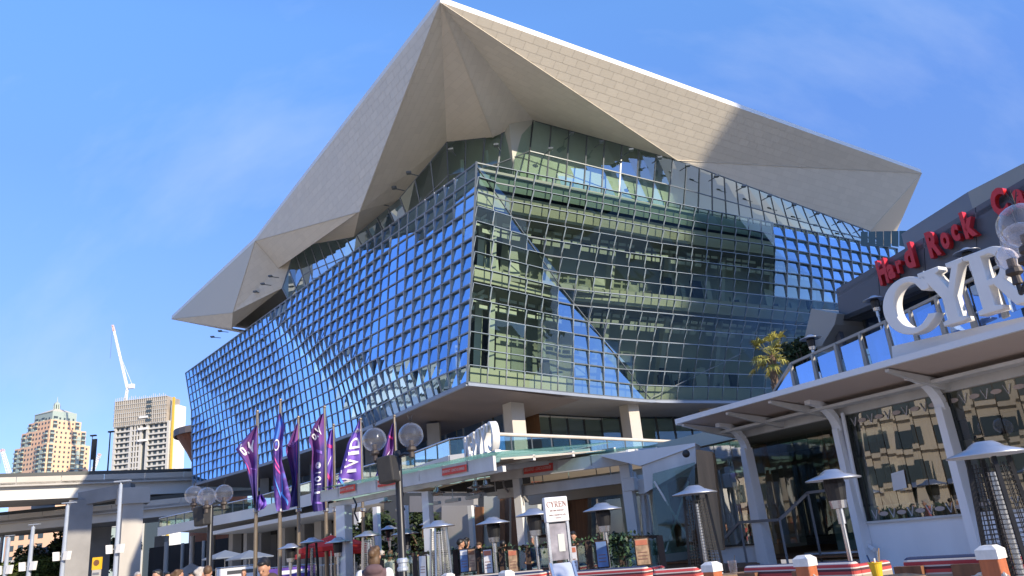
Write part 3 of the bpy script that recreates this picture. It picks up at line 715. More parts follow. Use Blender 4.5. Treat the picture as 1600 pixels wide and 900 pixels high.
a, b, d, n = deck(16.0, (0, 746), (298, 737), 60, 30, 0, vd, 'upper')
p = at(206, 800, 98); q = V(p.x, p.y, 0)
ax = (d, n, V(0, 0, 1))
MB().box(q + V(0, 0, 6.3), (2.3, 2.2, 12.6), ax).build('pier', 'concrete', vd)
MB().box(q + V(0, 0, 11.6), (3.6, 2.8, 1.9), ax).build('pier_head', 'concrete', vd)
p2 = at(125, 800, 97); q2 = V(p2.x, p2.y, 0)
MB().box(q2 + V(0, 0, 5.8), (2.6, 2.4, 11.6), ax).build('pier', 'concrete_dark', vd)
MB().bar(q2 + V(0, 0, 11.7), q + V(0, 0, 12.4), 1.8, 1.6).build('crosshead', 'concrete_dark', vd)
p3 = at(158, 800, 124); MB().box(V(p3.x, p3.y, 5.5), (3, 3, 11), ax).build('pier', 'concrete_dark', vd)
p3 = at(76, 700, 118); MB().box(V(p3.x, p3.y, 12.2), (3, 3, 3.), ax).build('pier_head', 'concrete_pale', vd)
ra = empty('slip_road_ramp', (-70, 122, 0), 'lower concrete slip road curving under the tall viaduct', 'viaduct')
deck(12.2, (0, 806), (295, 776), 60, 4, 0, ra, 'lower', .78)
for px in (70, 130, 255):
    p = at(px, 800, 128); MB().box(V(p.x, p.y, 4), (1.6, 1.6, 8)).build('pier', 'concrete_dark', ra)
# sign gantry box beside the ramp
gb = empty('road_gantry', at(10, 800, 120), 'pale road gantry sign box beside the slip road at the far left', 'gantry')
p = at(28, 800, 122)
MB().box(V(p.x - 3, p.y, 12.2), (11, .5, 1.3)).build('sign_box', 'beam_white', gb); MB().bar(V(p.x - 2, p.y, 0), V(p.x - 2, p.y, 13.4), .35, .35).build('mast', 'grey_pole', gb)

# masts standing on the viaduct
def mast(px, ytop, ybot, Y, wd, label, head):
    p0, p1 = at(px, ybot, Y), at(px, ytop, Y); p1 = V(p0.x, p0.y, p1.z)
    t = empty('light_mast', p0, label, 'light mast', 'masts along the viaduct')
    MB().tube(p0 - V(0, 0, 1), p1, wd, wd * .7, 8).build('mast', 'black_metal' if head != 'thin' else 'grey_pole', t)
    if head != 'sign': MB().box(p1 + V(.25, -.2, .05), (.9, .5, .22)).build('lamp_head', 'black_metal', t)
    else: MB().box((p0 + p1) / 2 + V(-.1, -.2, 1.2), (.7, .3, 3.2)).build('lamp_head', 'black_metal', t)
mast(140, 682, 740, 128, .10, 'thin pale light mast on the viaduct just right of the orange tower', 'thin')
mast(146, 690, 739, 122, .22, 'thick dark mast with a long box on the viaduct left of the white crane', 'sign')
mast(168, 676, 738, 124, .13, 'slender dark light mast on the viaduct left of the tower under construction', 'lamp')
mast(303, 658, 735, 122, .12, 'dark light mast rising beside the left tip of the blue facade', 'lamp')

# ================================================================== FAR TOWERS AND CRANES
def tier(mb, c, wx, wy, z0, z1, ax): mb.box(c + V(0, 0, (z0 + z1) / 2), (wx, wy, z1 - z0), ax)
TY = 520
def twz(px, py, Y=TY): return at(px, py, Y).z
tc_ = at(79, 740, TY); tw = empty('orange_tower', (tc_.x, tc_.y, 0), 'tall orange brick apartment tower with stepped crown and small green spire', 'building')
c0 = V(tc_.x, tc_.y, 0); a_ = R_(-24); ax = (V(math.cos(a_), math.sin(a_), 0), V(-math.sin(a_), math.cos(a_), 0), V(0, 0, 1))
mpp = TY / FPX * 1.02
def zz(y): return twz(79, y)
def tierpart(w1, w2, y0, y1, mt, nm): m = MB(); tier(m, c0, w1 * mpp, w2 * mpp, zz(y0), zz(y1), ax); m.build(nm, mt, tw); return w1 * mpp, w2 * mpp, zz(y0), zz(y1)
zlow = 0
lv = [(74, 70, 900, 700, 'brick_tan'), (64, 60, 700, 677, 'brick_tan'), (52, 50, 677, 662, 'brick_tan'), (42, 40, 662, 648, 'tower_green')]
wb = MB(); bb = MB(); gg = MB()
for w1, w2, y0, y1, mt in lv:
    W1, W2, z0, z1 = tierpart(w1, w2, y0, y1, mt, 'wall')
    z0 = max(z0, zz(760))
    for fx, (dx, dy) in ((W1, (0, -1)), (W2, (1, 0)), (W2, (-1, 0))):
        dd = ax[0] if dy else ax[1]; out = ax[0] * dx + ax[1] * dy; half = (W2 if dy else W1) / 2
        nf = max(1, int((z1 - z0) / 3.1)); nc = int(fx / 3.2)
        for f in range(nf):
            for k in range(nc):
                zc = z0 + (f + .5) * 3.1; u = (k + .5 - nc / 2) * 3.2
                kind = (k * 5 + (3 if dx else 0)) % 7
                if kind in (0, 3): bb.box(c0 + out * (half + .5) + dd * u + V(0, 0, zc - .9), (3.0, 1.2, .9), (dd, out, V(0, 0, 1))); wb.box(c0 + out * (half + .05) + dd * u + V(0, 0, zc + .4), (2.9, .3, 1.7), (dd, out, V(0, 0, 1)))
                elif kind == 5 and f < nf - 1: gg.box(c0 + out * (half + .2) + dd * u + V(0, 0, zc), (2.6, .6, 2.7), (dd, out, V(0, 0, 1)))
                else: wb.box(c0 + out * (half + .05) + dd * u + V(0, 0, zc), (1.1, .25, 1.3), (dd, out, V(0, 0, 1)))
wb.build('window', 'tower_window', tw, kind='stuff'); bb.build('balcony', 'tower_green', tw, kind='stuff'); gg.build('bay_window', 'tower_green', tw, kind='stuff')
m = MB(); z0, z1, z2, z3 = zz(649), zz(641), zz(634), zz(628); s1 = 21 * mpp; s2 = 5 * mpp
cs = [c0 + ax[0] * i * s1 + ax[1] * j * s1 + V(0, 0, z0) for i, j in ((-1, -1), (1, -1), (1, 1), (-1, 1))]; ct = [c0 + ax[0] * i * s2 + ax[1] * j * s2 + V(0, 0, z1) for i, j in ((-1, -1), (1, -1), (1, 1), (-1, 1))]
for i in range(4): m.quad(cs[i], cs[(i + 1) % 4], ct[(i + 1) % 4], ct[i])
m.quad(*ct); m.build('roof', 'tower_cream', tw)
m = MB()
for i in range(8): q = c0 + V(math.cos(i * .785), math.sin(i * .785), 0) * s2 * .8; m.tube(q + V(0, 0, z1), q + V(0, 0, z2), .5, .5, 6)
m.tube(c0 + V(0, 0, z2), c0 + V(0, 0, z2 + 1), s2, s2 * .9, 8).tube(c0 + V(0, 0, z2 + 1), c0 + V(0, 0, z3), s2 * .9, .3, 8).tube(c0 + V(0, 0, z3), c0 + V(0, 0, zz(621)), .35, .12, 6)
m.build('spire', 'tower_green', tw)

TY2 = 470
c1 = at(227, 740, TY2); ct_ = empty('unfinished_tower', (c1.x, c1.y, 0), 'grey apartment tower under construction wrapped in brown scaffold at its top', 'building')
c1 = V(c1.x, c1.y, 0); a_ = R_(-6); ax = (V(math.cos(a_), math.sin(a_), 0), V(-math.sin(a_), math.cos(a_), 0), V(0, 0, 1)); mp2 = TY2 / FPX * 1.02
def z2f(y): return at(233, y, TY2).z
Wm = 88 * mp2; Dm = 26 * mp2; zt_ = z2f(665)
MB().box(c1 + V(0, 0, zt_ / 2), (Wm, Dm, zt_), ax).build('wall', 'tower_window', ct_)
sl_ = MB(); co_ = MB(); bl_ = MB()
nf = int((zt_ - z2f(770)) / 3.2)
for f in range(nf + 1):
    z = zt_ - f * 3.2
    for u0, u1 in ((-.5, -.2), (-.17, -.02), (.12, .5)):
        sl_.box(c1 - ax[1] * (Dm / 2 + .5) + ax[0] * Wm * (u0 + u1) / 2 + V(0, 0, z), (Wm * (u1 - u0), 2.2, .9), ax)
    for u in (-.42, -.33, -.25, .2, .3, .4): bl_.box(c1 - ax[1] * (Dm / 2 + .12) + ax[0] * Wm * u + V(0, 0, z + 1.4), (1.2, .3, 1.7), ax)
    sl_.box(c1 + ax[0] * (Wm / 2 + .2) + V(0, 0, z), (.8, Dm, .5), ax)
for u in (-.49, -.19, -.01, .11, .49): co_.box(c1 - ax[1] * (Dm / 2 + .7) + ax[0] * Wm * u + V(0, 0, zt_ / 2), (1.5, 1.6, zt_), ax)
for u in (-.12, -.07): co_.box(c1 - ax[1] * (Dm / 2 + 1.4) + ax[0] * Wm * u + V(0, 0, zt_ / 2), (.7, .7, zt_ + 12), ax)
sl_.build('floor_band', 'tower_slab', ct_, kind='stuff'); co_.build('fin_wall', 'tower_slab', ct_, kind='stuff'); bl_.build('balcony_screen', 'tower_slab', ct_, kind='stuff')
zs = z2f(626)
MB().box(c1 + ax[0] * -.03 * Wm + V(0, 0, (zt_ + zs) / 2), (Wm * .98, Dm + 4, zs - zt_), ax).build('scaffold_screen', 'tower_scaffold', ct_)
sc_ = MB(); rs = random.Random(5)
for k in range(26): sc_.box(c1 - ax[1] * (Dm / 2 + 2.3) + ax[0] * Wm * (-.5 + k / 27) + V(0, 0, (zt_ + zs) / 2 + rs.uniform(0, 1.5)), (.22, .3, zs - zt_ + 2), ax)
for k in range(7): sc_.box(c1 - ax[1] * (Dm / 2 + 2.3) - ax[0] * .03 * Wm + V(0, 0, zt_ + (zs - zt_) * k / 6), (Wm * .98, .35, .3), ax)
sc_.build('scaffold_pole', 'tower_slab', ct_, kind='stuff')
for k in range(5): MB().box(c1 - ax[1] * (Dm / 2 + 2.2) + ax[0] * Wm * .13 + V(0, 0, zt_ + (k + .7) * (zs - zt_) / 5.6), (3.2, .6, 1.8), ax).build('opening', 'tower_window', ct_)
for k in range(3): MB().box(c1 - ax[1] * (Dm / 2 + 2.4) + ax[0] * Wm * .05 + V(0, 0, zt_ + 4 - k * 7), (5.5, 1.5, 1.2), ax).build('hoist_deck', 'tower_white', ct_)
MB().box(c1 + ax[0] * (Wm * .5 + 2.0) + V(0, 0, z2f(640) / 2), (4.4, Dm * .9, z2f(640)), ax).build('end_wall', 'tower_white', ct_)
MB().box(c1 + ax[0] * (Wm * .5 + 1.6) - ax[1] * (Dm * .45 + .3) + V(0, 0, z2f(628) / 2), (1.3, .8, z2f(628)), ax).build('hoist_mast', 'tower_yellow', ct_)
def lattice(mb, p, q, wd, n, r):
    p, q = Vector(p), Vector(q); d = (q - p).normalized(); s_ = d.cross(V(0, 1, 0)).normalized() * wd / 2; t_ = V(0, 1, 0) * wd / 2
    for i, j in ((1, 1), (1, -1), (-1, 1), (-1, -1)): mb.tube(p + s_ * i + t_ * j, q + s_ * i * .7 + t_ * j * .7, r * .75, r * .75, 5)
    for k in range(n):
        a, b = lerp(p, q, k / n), lerp(p, q, (k + 1) / n); e = 1 if k % 2 else -1
        mb.tube(a + s_ * e - t_, b - s_ * e - t_, r * .8, r * .8, 4); mb.tube(a + s_ * e + t_, b - s_ * e + t_, r * .8, r * .8, 4)
def crane(base, mid, tip, label, wd=2.0, tipm='crane_pink', back_=None):
    t = empty('tower_crane', base, label, 'crane', 'construction cranes on the skyline')
    m = MB(); lattice(m, base, mid, wd * 1.1, 5, .30); m.build('mast', 'crane_white', t)
    m = MB(); lattice(m, mid, lerp(mid, tip, .9), wd, 16, .28); m.build('jib', 'crane_white', t)
    m = MB(); lattice(m, lerp(mid, tip, .9), tip, wd, 3, .3); m.build('jib_tip', tipm, t)
    if back_: m = MB(); lattice(m, mid, back_, wd * .8, 4, .25); m.tube(back_, lerp(mid, tip, .55), .12, .12, 4); m.build('counter_jib', 'crane_white', t); MB().box(back_ - V(0, 0, 1.4), (3, 2, 2.6)).build('counterweight', 'crane_white', t)
    MB().tube(tip, tip - V(0, 0, (tip - mid).length * .5), .09, .09, 4).build('hoist_rope', 'black_metal', t)
crane(at(196, 628, 465), at(199, 606, 465), at(176, 508, 465), 'white luffing crane with raised jib on top of the unfinished tower', 1.0, 'crane_pink', at(206, 600, 465))
crane(at(16, 745, 600), at(15, 742, 600), at(3, 702, 600), 'pale distant crane rising over the viaduct at the far left edge', 2.4)
crane(at(143, 742, 620), at(146, 733, 620), at(156, 709, 620), 'small distant crane with pink tipped jib between the two towers', 2.0)
# round rust-coloured stand beyond the blue facade
st = at(300, 700, 150); sd = empty('round_arena', (st.x + 3, st.y, 0), 'rust brown round arena rim showing beside the left end of the blue facade', 'building')
zc = lambda y: at(296, y, 150).z
MB().lathe([(5.2, 0), (5.2, zc(722)), (6.2, zc(706)), (8.2, zc(680)), (8.4, zc(674)), (7.8, zc(674)), (7, zc(690))], (st.x + 4.4, st.y + 3, 0), 28).build('bowl', 'rust', sd)
MB().lathe([(8.5, zc(682)), (8.7, zc(682)), (8.7, zc(672)), (8.5, zc(672))], (st.x + 4.4, st.y + 3, 0), 28).build('rim', 'soffit_brown', sd)
# low buildings under the viaduct
for i, (px, Y, wd, h, mt, lb) in enumerate(((12, 210, 16, 9, 'brick_tan', 'low tan brick building under the viaduct at the far left'), (42, 250, 14, 22, 'brick_tan', 'orange apartment block with balconies seen under the slip road'), (96, 260, 9, 21, 'tower_cream', 'narrow cream block glimpsed between trees under the viaduct'), (146, 230, 8, 17, 'tower_green', 'small greenish glass block seen in the gap between the viaduct piers'))):
    p = at(px, 880, Y); b_ = empty('low_building', (p.x, p.y, 0), lb, 'building')
    MB().box(V(p.x, p.y + 6, h / 2), (wd, 12, h)).build('wall', mt, b_); m = MB()
    for f in range(int(h / 3.2)):
        for k in range(int(wd / 3)): m.box(V(p.x - wd / 2 + 1.5 + k * 3, p.y - .02, f * 3.2 + 1.8), (1.6, .2, 1.7))
    m.build('window', 'tower_window', b_, kind='stuff'); MB().box(V(p.x, p.y + 6, h + .3), (wd + .6, 12.6, .6)).build('roof', 'tower_slab', b_)

# ================================================================== TREES
def leaves(mb, c, r, n, size, rnd, clump=9):
    cl = []
    for k in range(clump):
        th = rnd.uniform(0, 6.28); ph = math.acos(rnd.uniform(-.7, 1)); q = rnd.uniform(.45, .85)
        cl.append((Vector(c) + V(r[0] * q * math.sin(ph) * math.cos(th), r[1] * q * math.sin(ph) * math.sin(th), r[2] * q * math.cos(ph)), rnd.uniform(.28, .48)))
    for i in range(n):
        cc_, q = rnd.choice(cl); d = V(rnd.gauss(0, 1), rnd.gauss(0, 1), rnd.gauss(0, 1)).normalized() * (rnd.random() ** .4)
        p = cc_ + V(d.x * r[0] * q, d.y * r[1] * q, d.z * r[2] * q)
        u = V(rnd.gauss(0, 1), rnd.gauss(0, 1), rnd.gauss(0, .6)).normalized(); v = u.cross(V(rnd.gauss(0, 1), rnd.gauss(0, 1), rnd.gauss(0, 1))).normalized(); s_ = size * rnd.uniform(.6, 1.3)
        mb.quad(p - u * s_, p + v * s_ * .45, p + u * s_, p - v * s_ * .45)
def tree(name, x, y, h, rad, mt, label, cat='tree', n=2600, size=.22, group=None, z0=0., seed=1):
    rnd = random.Random(seed); t = empty(name, (x, y, z0), label, cat, group); b = V(x, y, z0)
    m = MB().tube(b, b + V(0, 0, h * .55), h * .03 + .03, h * .018 + .02, 8)
    for k in range(6):
        a_ = k * 1.05 + rnd.random(); m.tube(b + V(0, 0, h * (.35 + .03 * k)), b + V(math.cos(a_) * rad * .6, math.sin(a_) * rad * .6, h * (.6 + .05 * k)), h * .014, h * .005, 6)
    m.build('trunk', 'bark', t)
    m = MB(); leaves(m, (x, y, z0 + h * .65), (rad, rad, h * .38), n, size, rnd, 14); m.build('crown', mt, t)
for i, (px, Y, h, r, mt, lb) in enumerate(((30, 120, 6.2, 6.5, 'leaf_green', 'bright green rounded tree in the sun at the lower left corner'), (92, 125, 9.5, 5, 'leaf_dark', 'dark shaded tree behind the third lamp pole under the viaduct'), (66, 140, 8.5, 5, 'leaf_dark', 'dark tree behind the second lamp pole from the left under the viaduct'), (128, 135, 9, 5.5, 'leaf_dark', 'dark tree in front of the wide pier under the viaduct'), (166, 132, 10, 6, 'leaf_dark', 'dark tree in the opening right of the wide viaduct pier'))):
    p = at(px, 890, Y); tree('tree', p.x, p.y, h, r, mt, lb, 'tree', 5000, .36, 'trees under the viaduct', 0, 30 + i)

# ================================================================== CORNER RESTAURANT (white lower level, balcony, dark upper fascia)
CP = atz(1060, 667, 4.3); _q = atz(1600, 523, 4.3); CW = (_q - CP); CW.z = 0; CW.normalize(); CN = V(CW.y, -CW.x, 0); CN = CN if CN.x < 0 else -CN
UZ = V(0, 0, 1)
def cy(s, off, z): p = CP + CW * s - CN * off; p.z = z; return p
def oncy(px, py, off): return onp(px, py, CP - CN * off, CN)
cax = (CW, CN, UZ)
rs_ = empty('restaurant_building', cy(4, 2, 0), 'white two level waterfront restaurant with curved columns, canopy, glass balcony and dark grey upper fascia', 'building')
SE = 13.5
# canopy in bays
ss = [0.0, 1.81, 3.29, 6.56, 9.6, SE]
def cbar(mb, a, b, wd, ht, up=UZ): return mb.bar(a, b, wd, ht, up)
for a, b in zip(ss, ss[1:]):
    MB().prism([cy(a + .02, 0, 4.40), cy(b - .02, 0, 4.40), cy(b - .02, 2.3, 4.16), cy(a + .02, 2.3, 4.16)], V(0, 0, .05)).build('canopy_panel', 'canopy_fabric', rs_)
m = MB().bar(cy(-.05, 0, 4.45), cy(SE, 0, 4.45), .10, .13); m.build('canopy_edge', 'white_paint', rs_)
MB().bar(cy(-.05, 0, 4.42), cy(-.05, 2.2, 4.2), .08, .12).build('canopy_edge', 'white_paint', rs_)
MB().box(cy(SE / 2, 2.05, 4.02), (SE, .16, .22), cax).build('canopy_beam', 'white_dirty', rs_)
MB().box(cy(SE / 2, 1.55, 4.10), (SE, .42, .07), cax).build('canopy_beam', 'white_dirty', rs_)
cols = [.5, 3.68, 6.42, 9.4, 12.4]
for i, s in enumerate(cols):
    m = MB(); w0, w1 = (.46, .17) if i == 0 else (.20, .16)
    pts = []
    m.prism([cy(s - w0 / 2, 2, 0), cy(s + w0 / 2, 2, 0), cy(s + w1 / 2, 2, 3.6), cy(s - w1 / 2, 2, 3.6)], CN * .30)
    # curved head reaching out under the canopy
    prev = None
    for k in range(9):
        t = k / 8; ang = t * math.pi / 2
        c = cy(s, 1.85 - .9 * (1 - math.cos(ang)), 3.55 + .72 * math.sin(ang)); c2 = c + V(0, 0, 0)
        if prev: m.bar(prev, c2, .15, .24 - .08 * t, CW)
        prev = c2
    m.build('column', 'wall_white', rs_); 
for s in (0.05, 1.81, 3.29, 6.56, 9.6):
    m = MB().prism([cy(s, .08, 4.36), cy(s, 2.0, 4.14), cy(s, 2.0, 3.92), cy(s, .9, 4.12), cy(s, .08, 4.30)], CW * .09); m.build('canopy_rib', 'white_dirty', rs_)
# low white walls, steps
MB().box(cy((3.75 + SE) / 2, 2.08, .68), (SE - 3.75, .14, 1.36), cax).build('wall', 'wall_white', rs_)
MB().box(cy((3.75 + SE) / 2, 2.05, 1.385), (SE - 3.75, .22, .05), cax).build('sill', 'white_dirty', rs_)
MB().box(cy(-.7, 2.08, .52), (2.3, .14, 1.04), cax).build('wall', 'wall_white', rs_)
MB().box(cy(-.7, 2.05, 1.06), (2.3, .2, .04), cax).build('sill', 'dark_mullion', rs_)
for k in range(4):
    MB().box(cy(2.2, 2.2 + k * .33, .12 + k * .17), (2.9 - .0 * k, .34, .17 * 1), cax).build('step', 'wall_white', rs_); MB().box(cy(2.2, 2.2 + k * .33, .215 + k * .17), (2.9, .34, .025), cax).build('step_tread', 'timber_pale', rs_)
# glazing, one pane at a time
def panes(s0, s1, z0, z1, off, n, gm='cafe_glass', post='light_mullion'):
    for i in range(n):
        a, b = s0 + (s1 - s0) * i / n, s0 + (s1 - s0) * (i + 1) / n; t = random.uniform(-.012, .012)
        MB().quad(cy(a + .012, off + t, z0), cy(b - .012, off - t, z0), cy(b - .012, off - t * .5, z1), cy(a + .012, off + t * .5, z1)).build('window_pane', gm, rs_)
panes(3.80, 6.36, 1.41, 3.9, 2.1, 6); panes(6.5, 9.32, 1.41, 3.9, 2.1, 6); panes(9.5, SE, 1.41, 3.9, 2.1, 7)
panes(-1.75, .35, 1.08, 3.9, 2.1, 3); panes(-2.6, 3.6, .95, 3.9, 4.0, 11, 'clear_glass')
for s in (3.80, 6.36, 6.5, 9.32): MB().box(cy(s, 2.06, 2.65), (.04, .10, 2.5), cax).build('window_frame', 'dark_mullion', rs_)
# interior
MB().prism([cy(-4.7, 2.3, .62), cy(SE, 2.3, .62), cy(SE, 10, .62), cy(-4.7, 10, .62)], V(0, 0, .05)).build('floor', 'timber', rs_)
MB().prism([cy(-4.7, 2.3, 3.98), cy(SE, 2.3, 3.98), cy(SE, 10, 3.98), cy(-4.7, 10, 3.98)], V(0, 0, .4)).build('ceiling', 'interior_wall', rs_)
MB().box(cy(4.2, 9.0, 2.3), (18.6, .2, 3.4), cax).build('rear_wall', 'interior_dark', rs_)
MB().box(cy(-4.6, 5.6, 2.3), (.2, 6.6, 3.4), cax).build('side_wall', 'interior_wall', rs_)
MB().box(cy(1.2, 8.6, 2.6), (7, .2, 1.5), cax).build('bar_back', 'interior_pale', rs_)
for k in range(4): MB().box(cy(-4.45, 3.4 + k * 1.4, 2.2), (.1, .9, 2.2), cax).build('wall_panel', ['timber', 'interior_pale', 'timber_pale', 'blind'][k], rs_)
for s, off, wd, z0, z1, mt in ((-1.5, 4.2, .7, .65, 3.9, 'timber_pale'), (.5, 5.2, .4, .65, 3.9, 'timber'), (1.6, 6, 1.0, .65, 3.9, 'timber'), (2.7, 6.5, .5, .65, 3.9, 'timber_pale'), (1.1, 7, .9, 1.2, 3.3, 'interior_pale'), (2.15, 7, .9, 1.2, 3.3, 'interior_pale'), (6, 7, .5, .65, 3.9, 'timber'), (8.2, 6.8, .5, .65, 3.9, 'timber')):
    MB().box(cy(s, off, (z0 + z1) / 2), (wd, .3, z1 - z0), cax).build('interior_panel', mt, rs_)
MB().box(cy(1.9, 4.9, 1.2), (2.4, .6, 1.1), cax).build('counter', 'interior_pale', rs_)
MB().box(cy(1.9, 4.55, 1.05), (2.6, .05, .8), cax).build('counter_glass', 'blind', rs_)
for s in (4.3, 5.2, 6.1, 7.2, 8.2, 9.2, 10.2):
    m = MB().box(cy(s, 3.3, 1.38), (.75, .75, .05), cax).box(cy(s, 3.3, 1.0), (.09, .09, .72), cax); m.build('dining_table', 'timber', rs_)
    for d_ in (-.62, .62):
        m = MB().box(cy(s, 3.3 + d_, 1.1), (.42, .42, .05), cax).box(cy(s, 3.3 + d_ * 1.35, 1.4), (.42, .04, .55), cax)
        for i in (-.18, .18):
            for j in (-.18, .18): m.box(cy(s + i, 3.3 + d_ + j, .86), (.035, .035, .46), cax)
        m.build('dining_chair', 'timber_pale', rs_)
# handrail of the entrance steps
m = MB(); hp = [oncy(1117, 858, 1.7), oncy(1156, 816, 1.7), oncy(1218, 812, 1.7), oncy(1262, 770, 2.6), oncy(1292, 766, 2.6)]
for a, b in zip(hp, hp[1:]): m.bar(a, b, .06, .07)
for p in (hp[1], hp[2], hp[3]): m.box(V(p.x, p.y, p.z / 2), (.05, .05, p.z))
m.build('stair_rail', 'grey_roof', rs_)
m = MB().path([oncy(1352, 828, 1.95), oncy(1356, 852, 1.9), oncy(1366, 859, 1.8)], .05, 8); m.path([oncy(1316, 645, 1.85), oncy(1352, 828, 1.95)], .05, 8); m.build('downpipe', 'wall_white', rs_)
# frosted stickers on the glass
k = 0
s = 3.98
while s < 11.5:
    for z in (1.55, 3.72):
        p = cy(s, 2.08, z)
        if k % 2 == 0:
            m = MB().bar(p + CW * -.075 + UZ * .10, p - UZ * .10, .004, .03, CN).bar(p + CW * .075 + UZ * .10, p - UZ * .10, .004, .03, CN); m.build('window_sticker', 'flag_white', rs_)
        else:
            m = MB(); m.prism([p + CW * (.12 * math.cos(a)) + UZ * (.05 * math.sin(a)) for a in [6.283 * q / 12 for q in range(12)]], CN * .004); m.build('window_sticker', 'canopy_fabric', rs_)
    k += 1; s += .235
m = MB().quad(oncy(1392, 740, 2.07), oncy(1412, 734, 2.07), oncy(1417, 762, 2.07), oncy(1396, 767, 2.07)); m.build('window_notice', 'poster_white', rs_)
# balcony : deck, balustrade, glazing
MB().prism([cy(.8, .5, 4.46), cy(SE, .5, 4.46), cy(SE, 9, 4.46), cy(.8, 9, 4.46)], V(0, 0, .10)).build('balcony_deck', 'grey_roof', rs_)
bp = [oncy(1206, 618, 1.0), oncy(1237, 568, 1.0), oncy(1385, 502, 1.0), oncy(1600, 397, 1.0), oncy(1720, 337, 1.0)]
m = MB()
for a, b in zip(bp, bp[1:]): m.bar(a, b, .07, .06)
m.build('balcony_rail', 'beige_metal', rs_)
for a, b, n in ((bp[1], bp[2], 4), (bp[2], bp[3], 5), (bp[3], bp[4], 2)):
    for i in range(n):
        p, q = lerp(a, b, i / n), lerp(a, b, (i + 1) / n); d = (q - p).normalized()
        MB().prism([p + d * .10 - UZ * .92, q - d * .10 - UZ * .92, q - d * .10 - UZ * .12, p + d * .10 - UZ * .12], CN * -.02).build('balcony_glass', 'balcony_glass', rs_)
        MB().prism([p - d * .06 - UZ * .98, p + d * .06 - UZ * .98, p + d * .025, p - d * .025], CN * .08).build('balcony_post', 'beige_metal', rs_)
m = MB()
MB().prism([bp[0], bp[1] - UZ * .1, bp[1] - UZ * .95], CN * -.02).build('balcony_glass', 'balcony_glass', rs_)
panes(3.4, SE, 4.58, 6.75, 4.2, 10, 'balcony_glass')
for i in range(11): MB().box(cy(3.4 + i * (SE - 3.4) / 10, 4.17, 5.65), (.07, .1, 2.2), cax).build('window_frame', 'dark_mullion', rs_)
MB().box(cy(8, 6.5, 5.6), (10, .2, 2.2), cax).build('rear_wall', 'interior_dark', rs_)
# dark upper fascia
f0, f1, f2, f3 = oncy(1306, 452, 3.5), oncy(1720, 208, 3.5), oncy(1720, 338, 3.5), oncy(1312, 503, 3.5)
fm_ = lerp(f0, f1, .5); fb_ = lerp(f3, f2, .5)
for k in range(5):
    a, b = k / 5, (k + 1) / 5; e = .0012
    MB().prism([lerp(f0, f1, a + e), lerp(f0, f1, b - e), lerp(f3, f2, b - e), lerp(f3, f2, a + e)], -CN * .3).build('fascia_panel', 'grey_cladding', rs_)
MB().prism([f3, f2, f2 - CN * 5, f3 - CN * 5], UZ * .12).build('upper_ceiling', 'interior_dark', rs_)
MB().prism([f0 - UZ * .25, f1 - UZ * .25, f1 - CN * 5 - UZ * .25, f0 - CN * 5 - UZ * .25], UZ * .12).build('roof', 'grey_roof', rs_)
r0, r1, r2, r3 = oncy(1408, 366, 7), oncy(1512, 300, 7), oncy(1600, 300, 7), oncy(1450, 372, 7)
MB().prism([r0, r1, r1 - UZ * 1.5 , r0 - UZ * 1.5], -CN * 3).build('roof_plant_screen', 'grey_roof', rs_)
MB().prism([r1, r1 + CW * 1.6 + UZ * .1, r1 + CW * 1.6 - UZ * 1.3, r1 - UZ * 1.5], -CN * 3 ).build('roof_plant_screen', 'beige_metal', rs_)
g0, g1, g2, g3, g4 = oncy(1268, 482, 3.2), oncy(1308, 490, 3.2), oncy(1304, 507, 3.2), oncy(1284, 540, 3.2), oncy(1252, 548, 3.2)
MB().prism([g0, g1, g2, g3, g4], -CN * 2.0 + CW * .0).build('return_soffit', 'beige_metal', rs_)
MB().bar(oncy(1306, 505, 3.6), oncy(1322, 560, 3.6), .16, .16).build('upper_column', 'grey_cladding', rs_)
m = MB()
for k in range(7): MB().quad(oncy(1345 + k * 12, 362 - k * .3, 16), oncy(1356 + k * 12, 362 - k * .3, 16), oncy(1356 + k * 12, 386, 16), oncy(1345 + k * 12, 384, 16)).build('rear_window', 'rear_glazing', rs_)
# letter plinth
MB().prism([oncy(1393, 541, .4), oncy(1720, 468, .4), oncy(1720, 496, .4), oncy(1395, 566, .4)], -CN * .7).build('letter_plinth', 'white_paint', rs_)

def place_glyph(me, name, mats, parent, c, right, up, out, wd, ht):
    o = link(name, me, parent); me.materials.clear()
    for k in mats: me.materials.append(M[k])
    xs = [v.co.x for v in me.vertices]; ys = [v.co.y for v in me.vertices]; x0, x1, y0, y1 = min(xs), max(xs), min(ys), max(ys)
    org = ORG[parent]
    map_mesh(me, lambda q: c + right * ((q.x - (x0 + x1) / 2) / (x1 - x0) * wd) + up * ((q.y - (y0 + y1) / 2) / (y1 - y0) * ht) + out * q.z - org)
    return o
# CYREN letters
ls = empty('cyren_sign', oncy(1500, 520, .3), 'large freestanding white serif letters reading CYREN on the white plinth above the canopy', 'sign')
bz = [(1384, 1471, 482, 'C'), (1447, 1527, 460, 'Y'), (1519, 1612, 438, 'R'), (1618, 1690, 415, 'E'), (1700, 1785, 395, 'N')]
for xl, xr, ym, ch in bz:
    a, b = oncy(xl, ym, .15), oncy(xr, ym, .15); sA, sB = (a - CP).dot(CW), (b - CP).dot(CW); zb = lerp(4.93, 4.83, (sA - 7) / 3) if sA < 12 else 4.8
    xm = (xl + xr) / 2
    c = cy((sA + sB) / 2, .15, 4.86 + .56 + (.03 if ch == 'C' else 0))
    place_glyph(curve_mesh(GLY[ch], .26, .015), 'letter', ['letter_white'], ls, c, CW, UZ, CN, (sB - sA) * .97, 1.16)
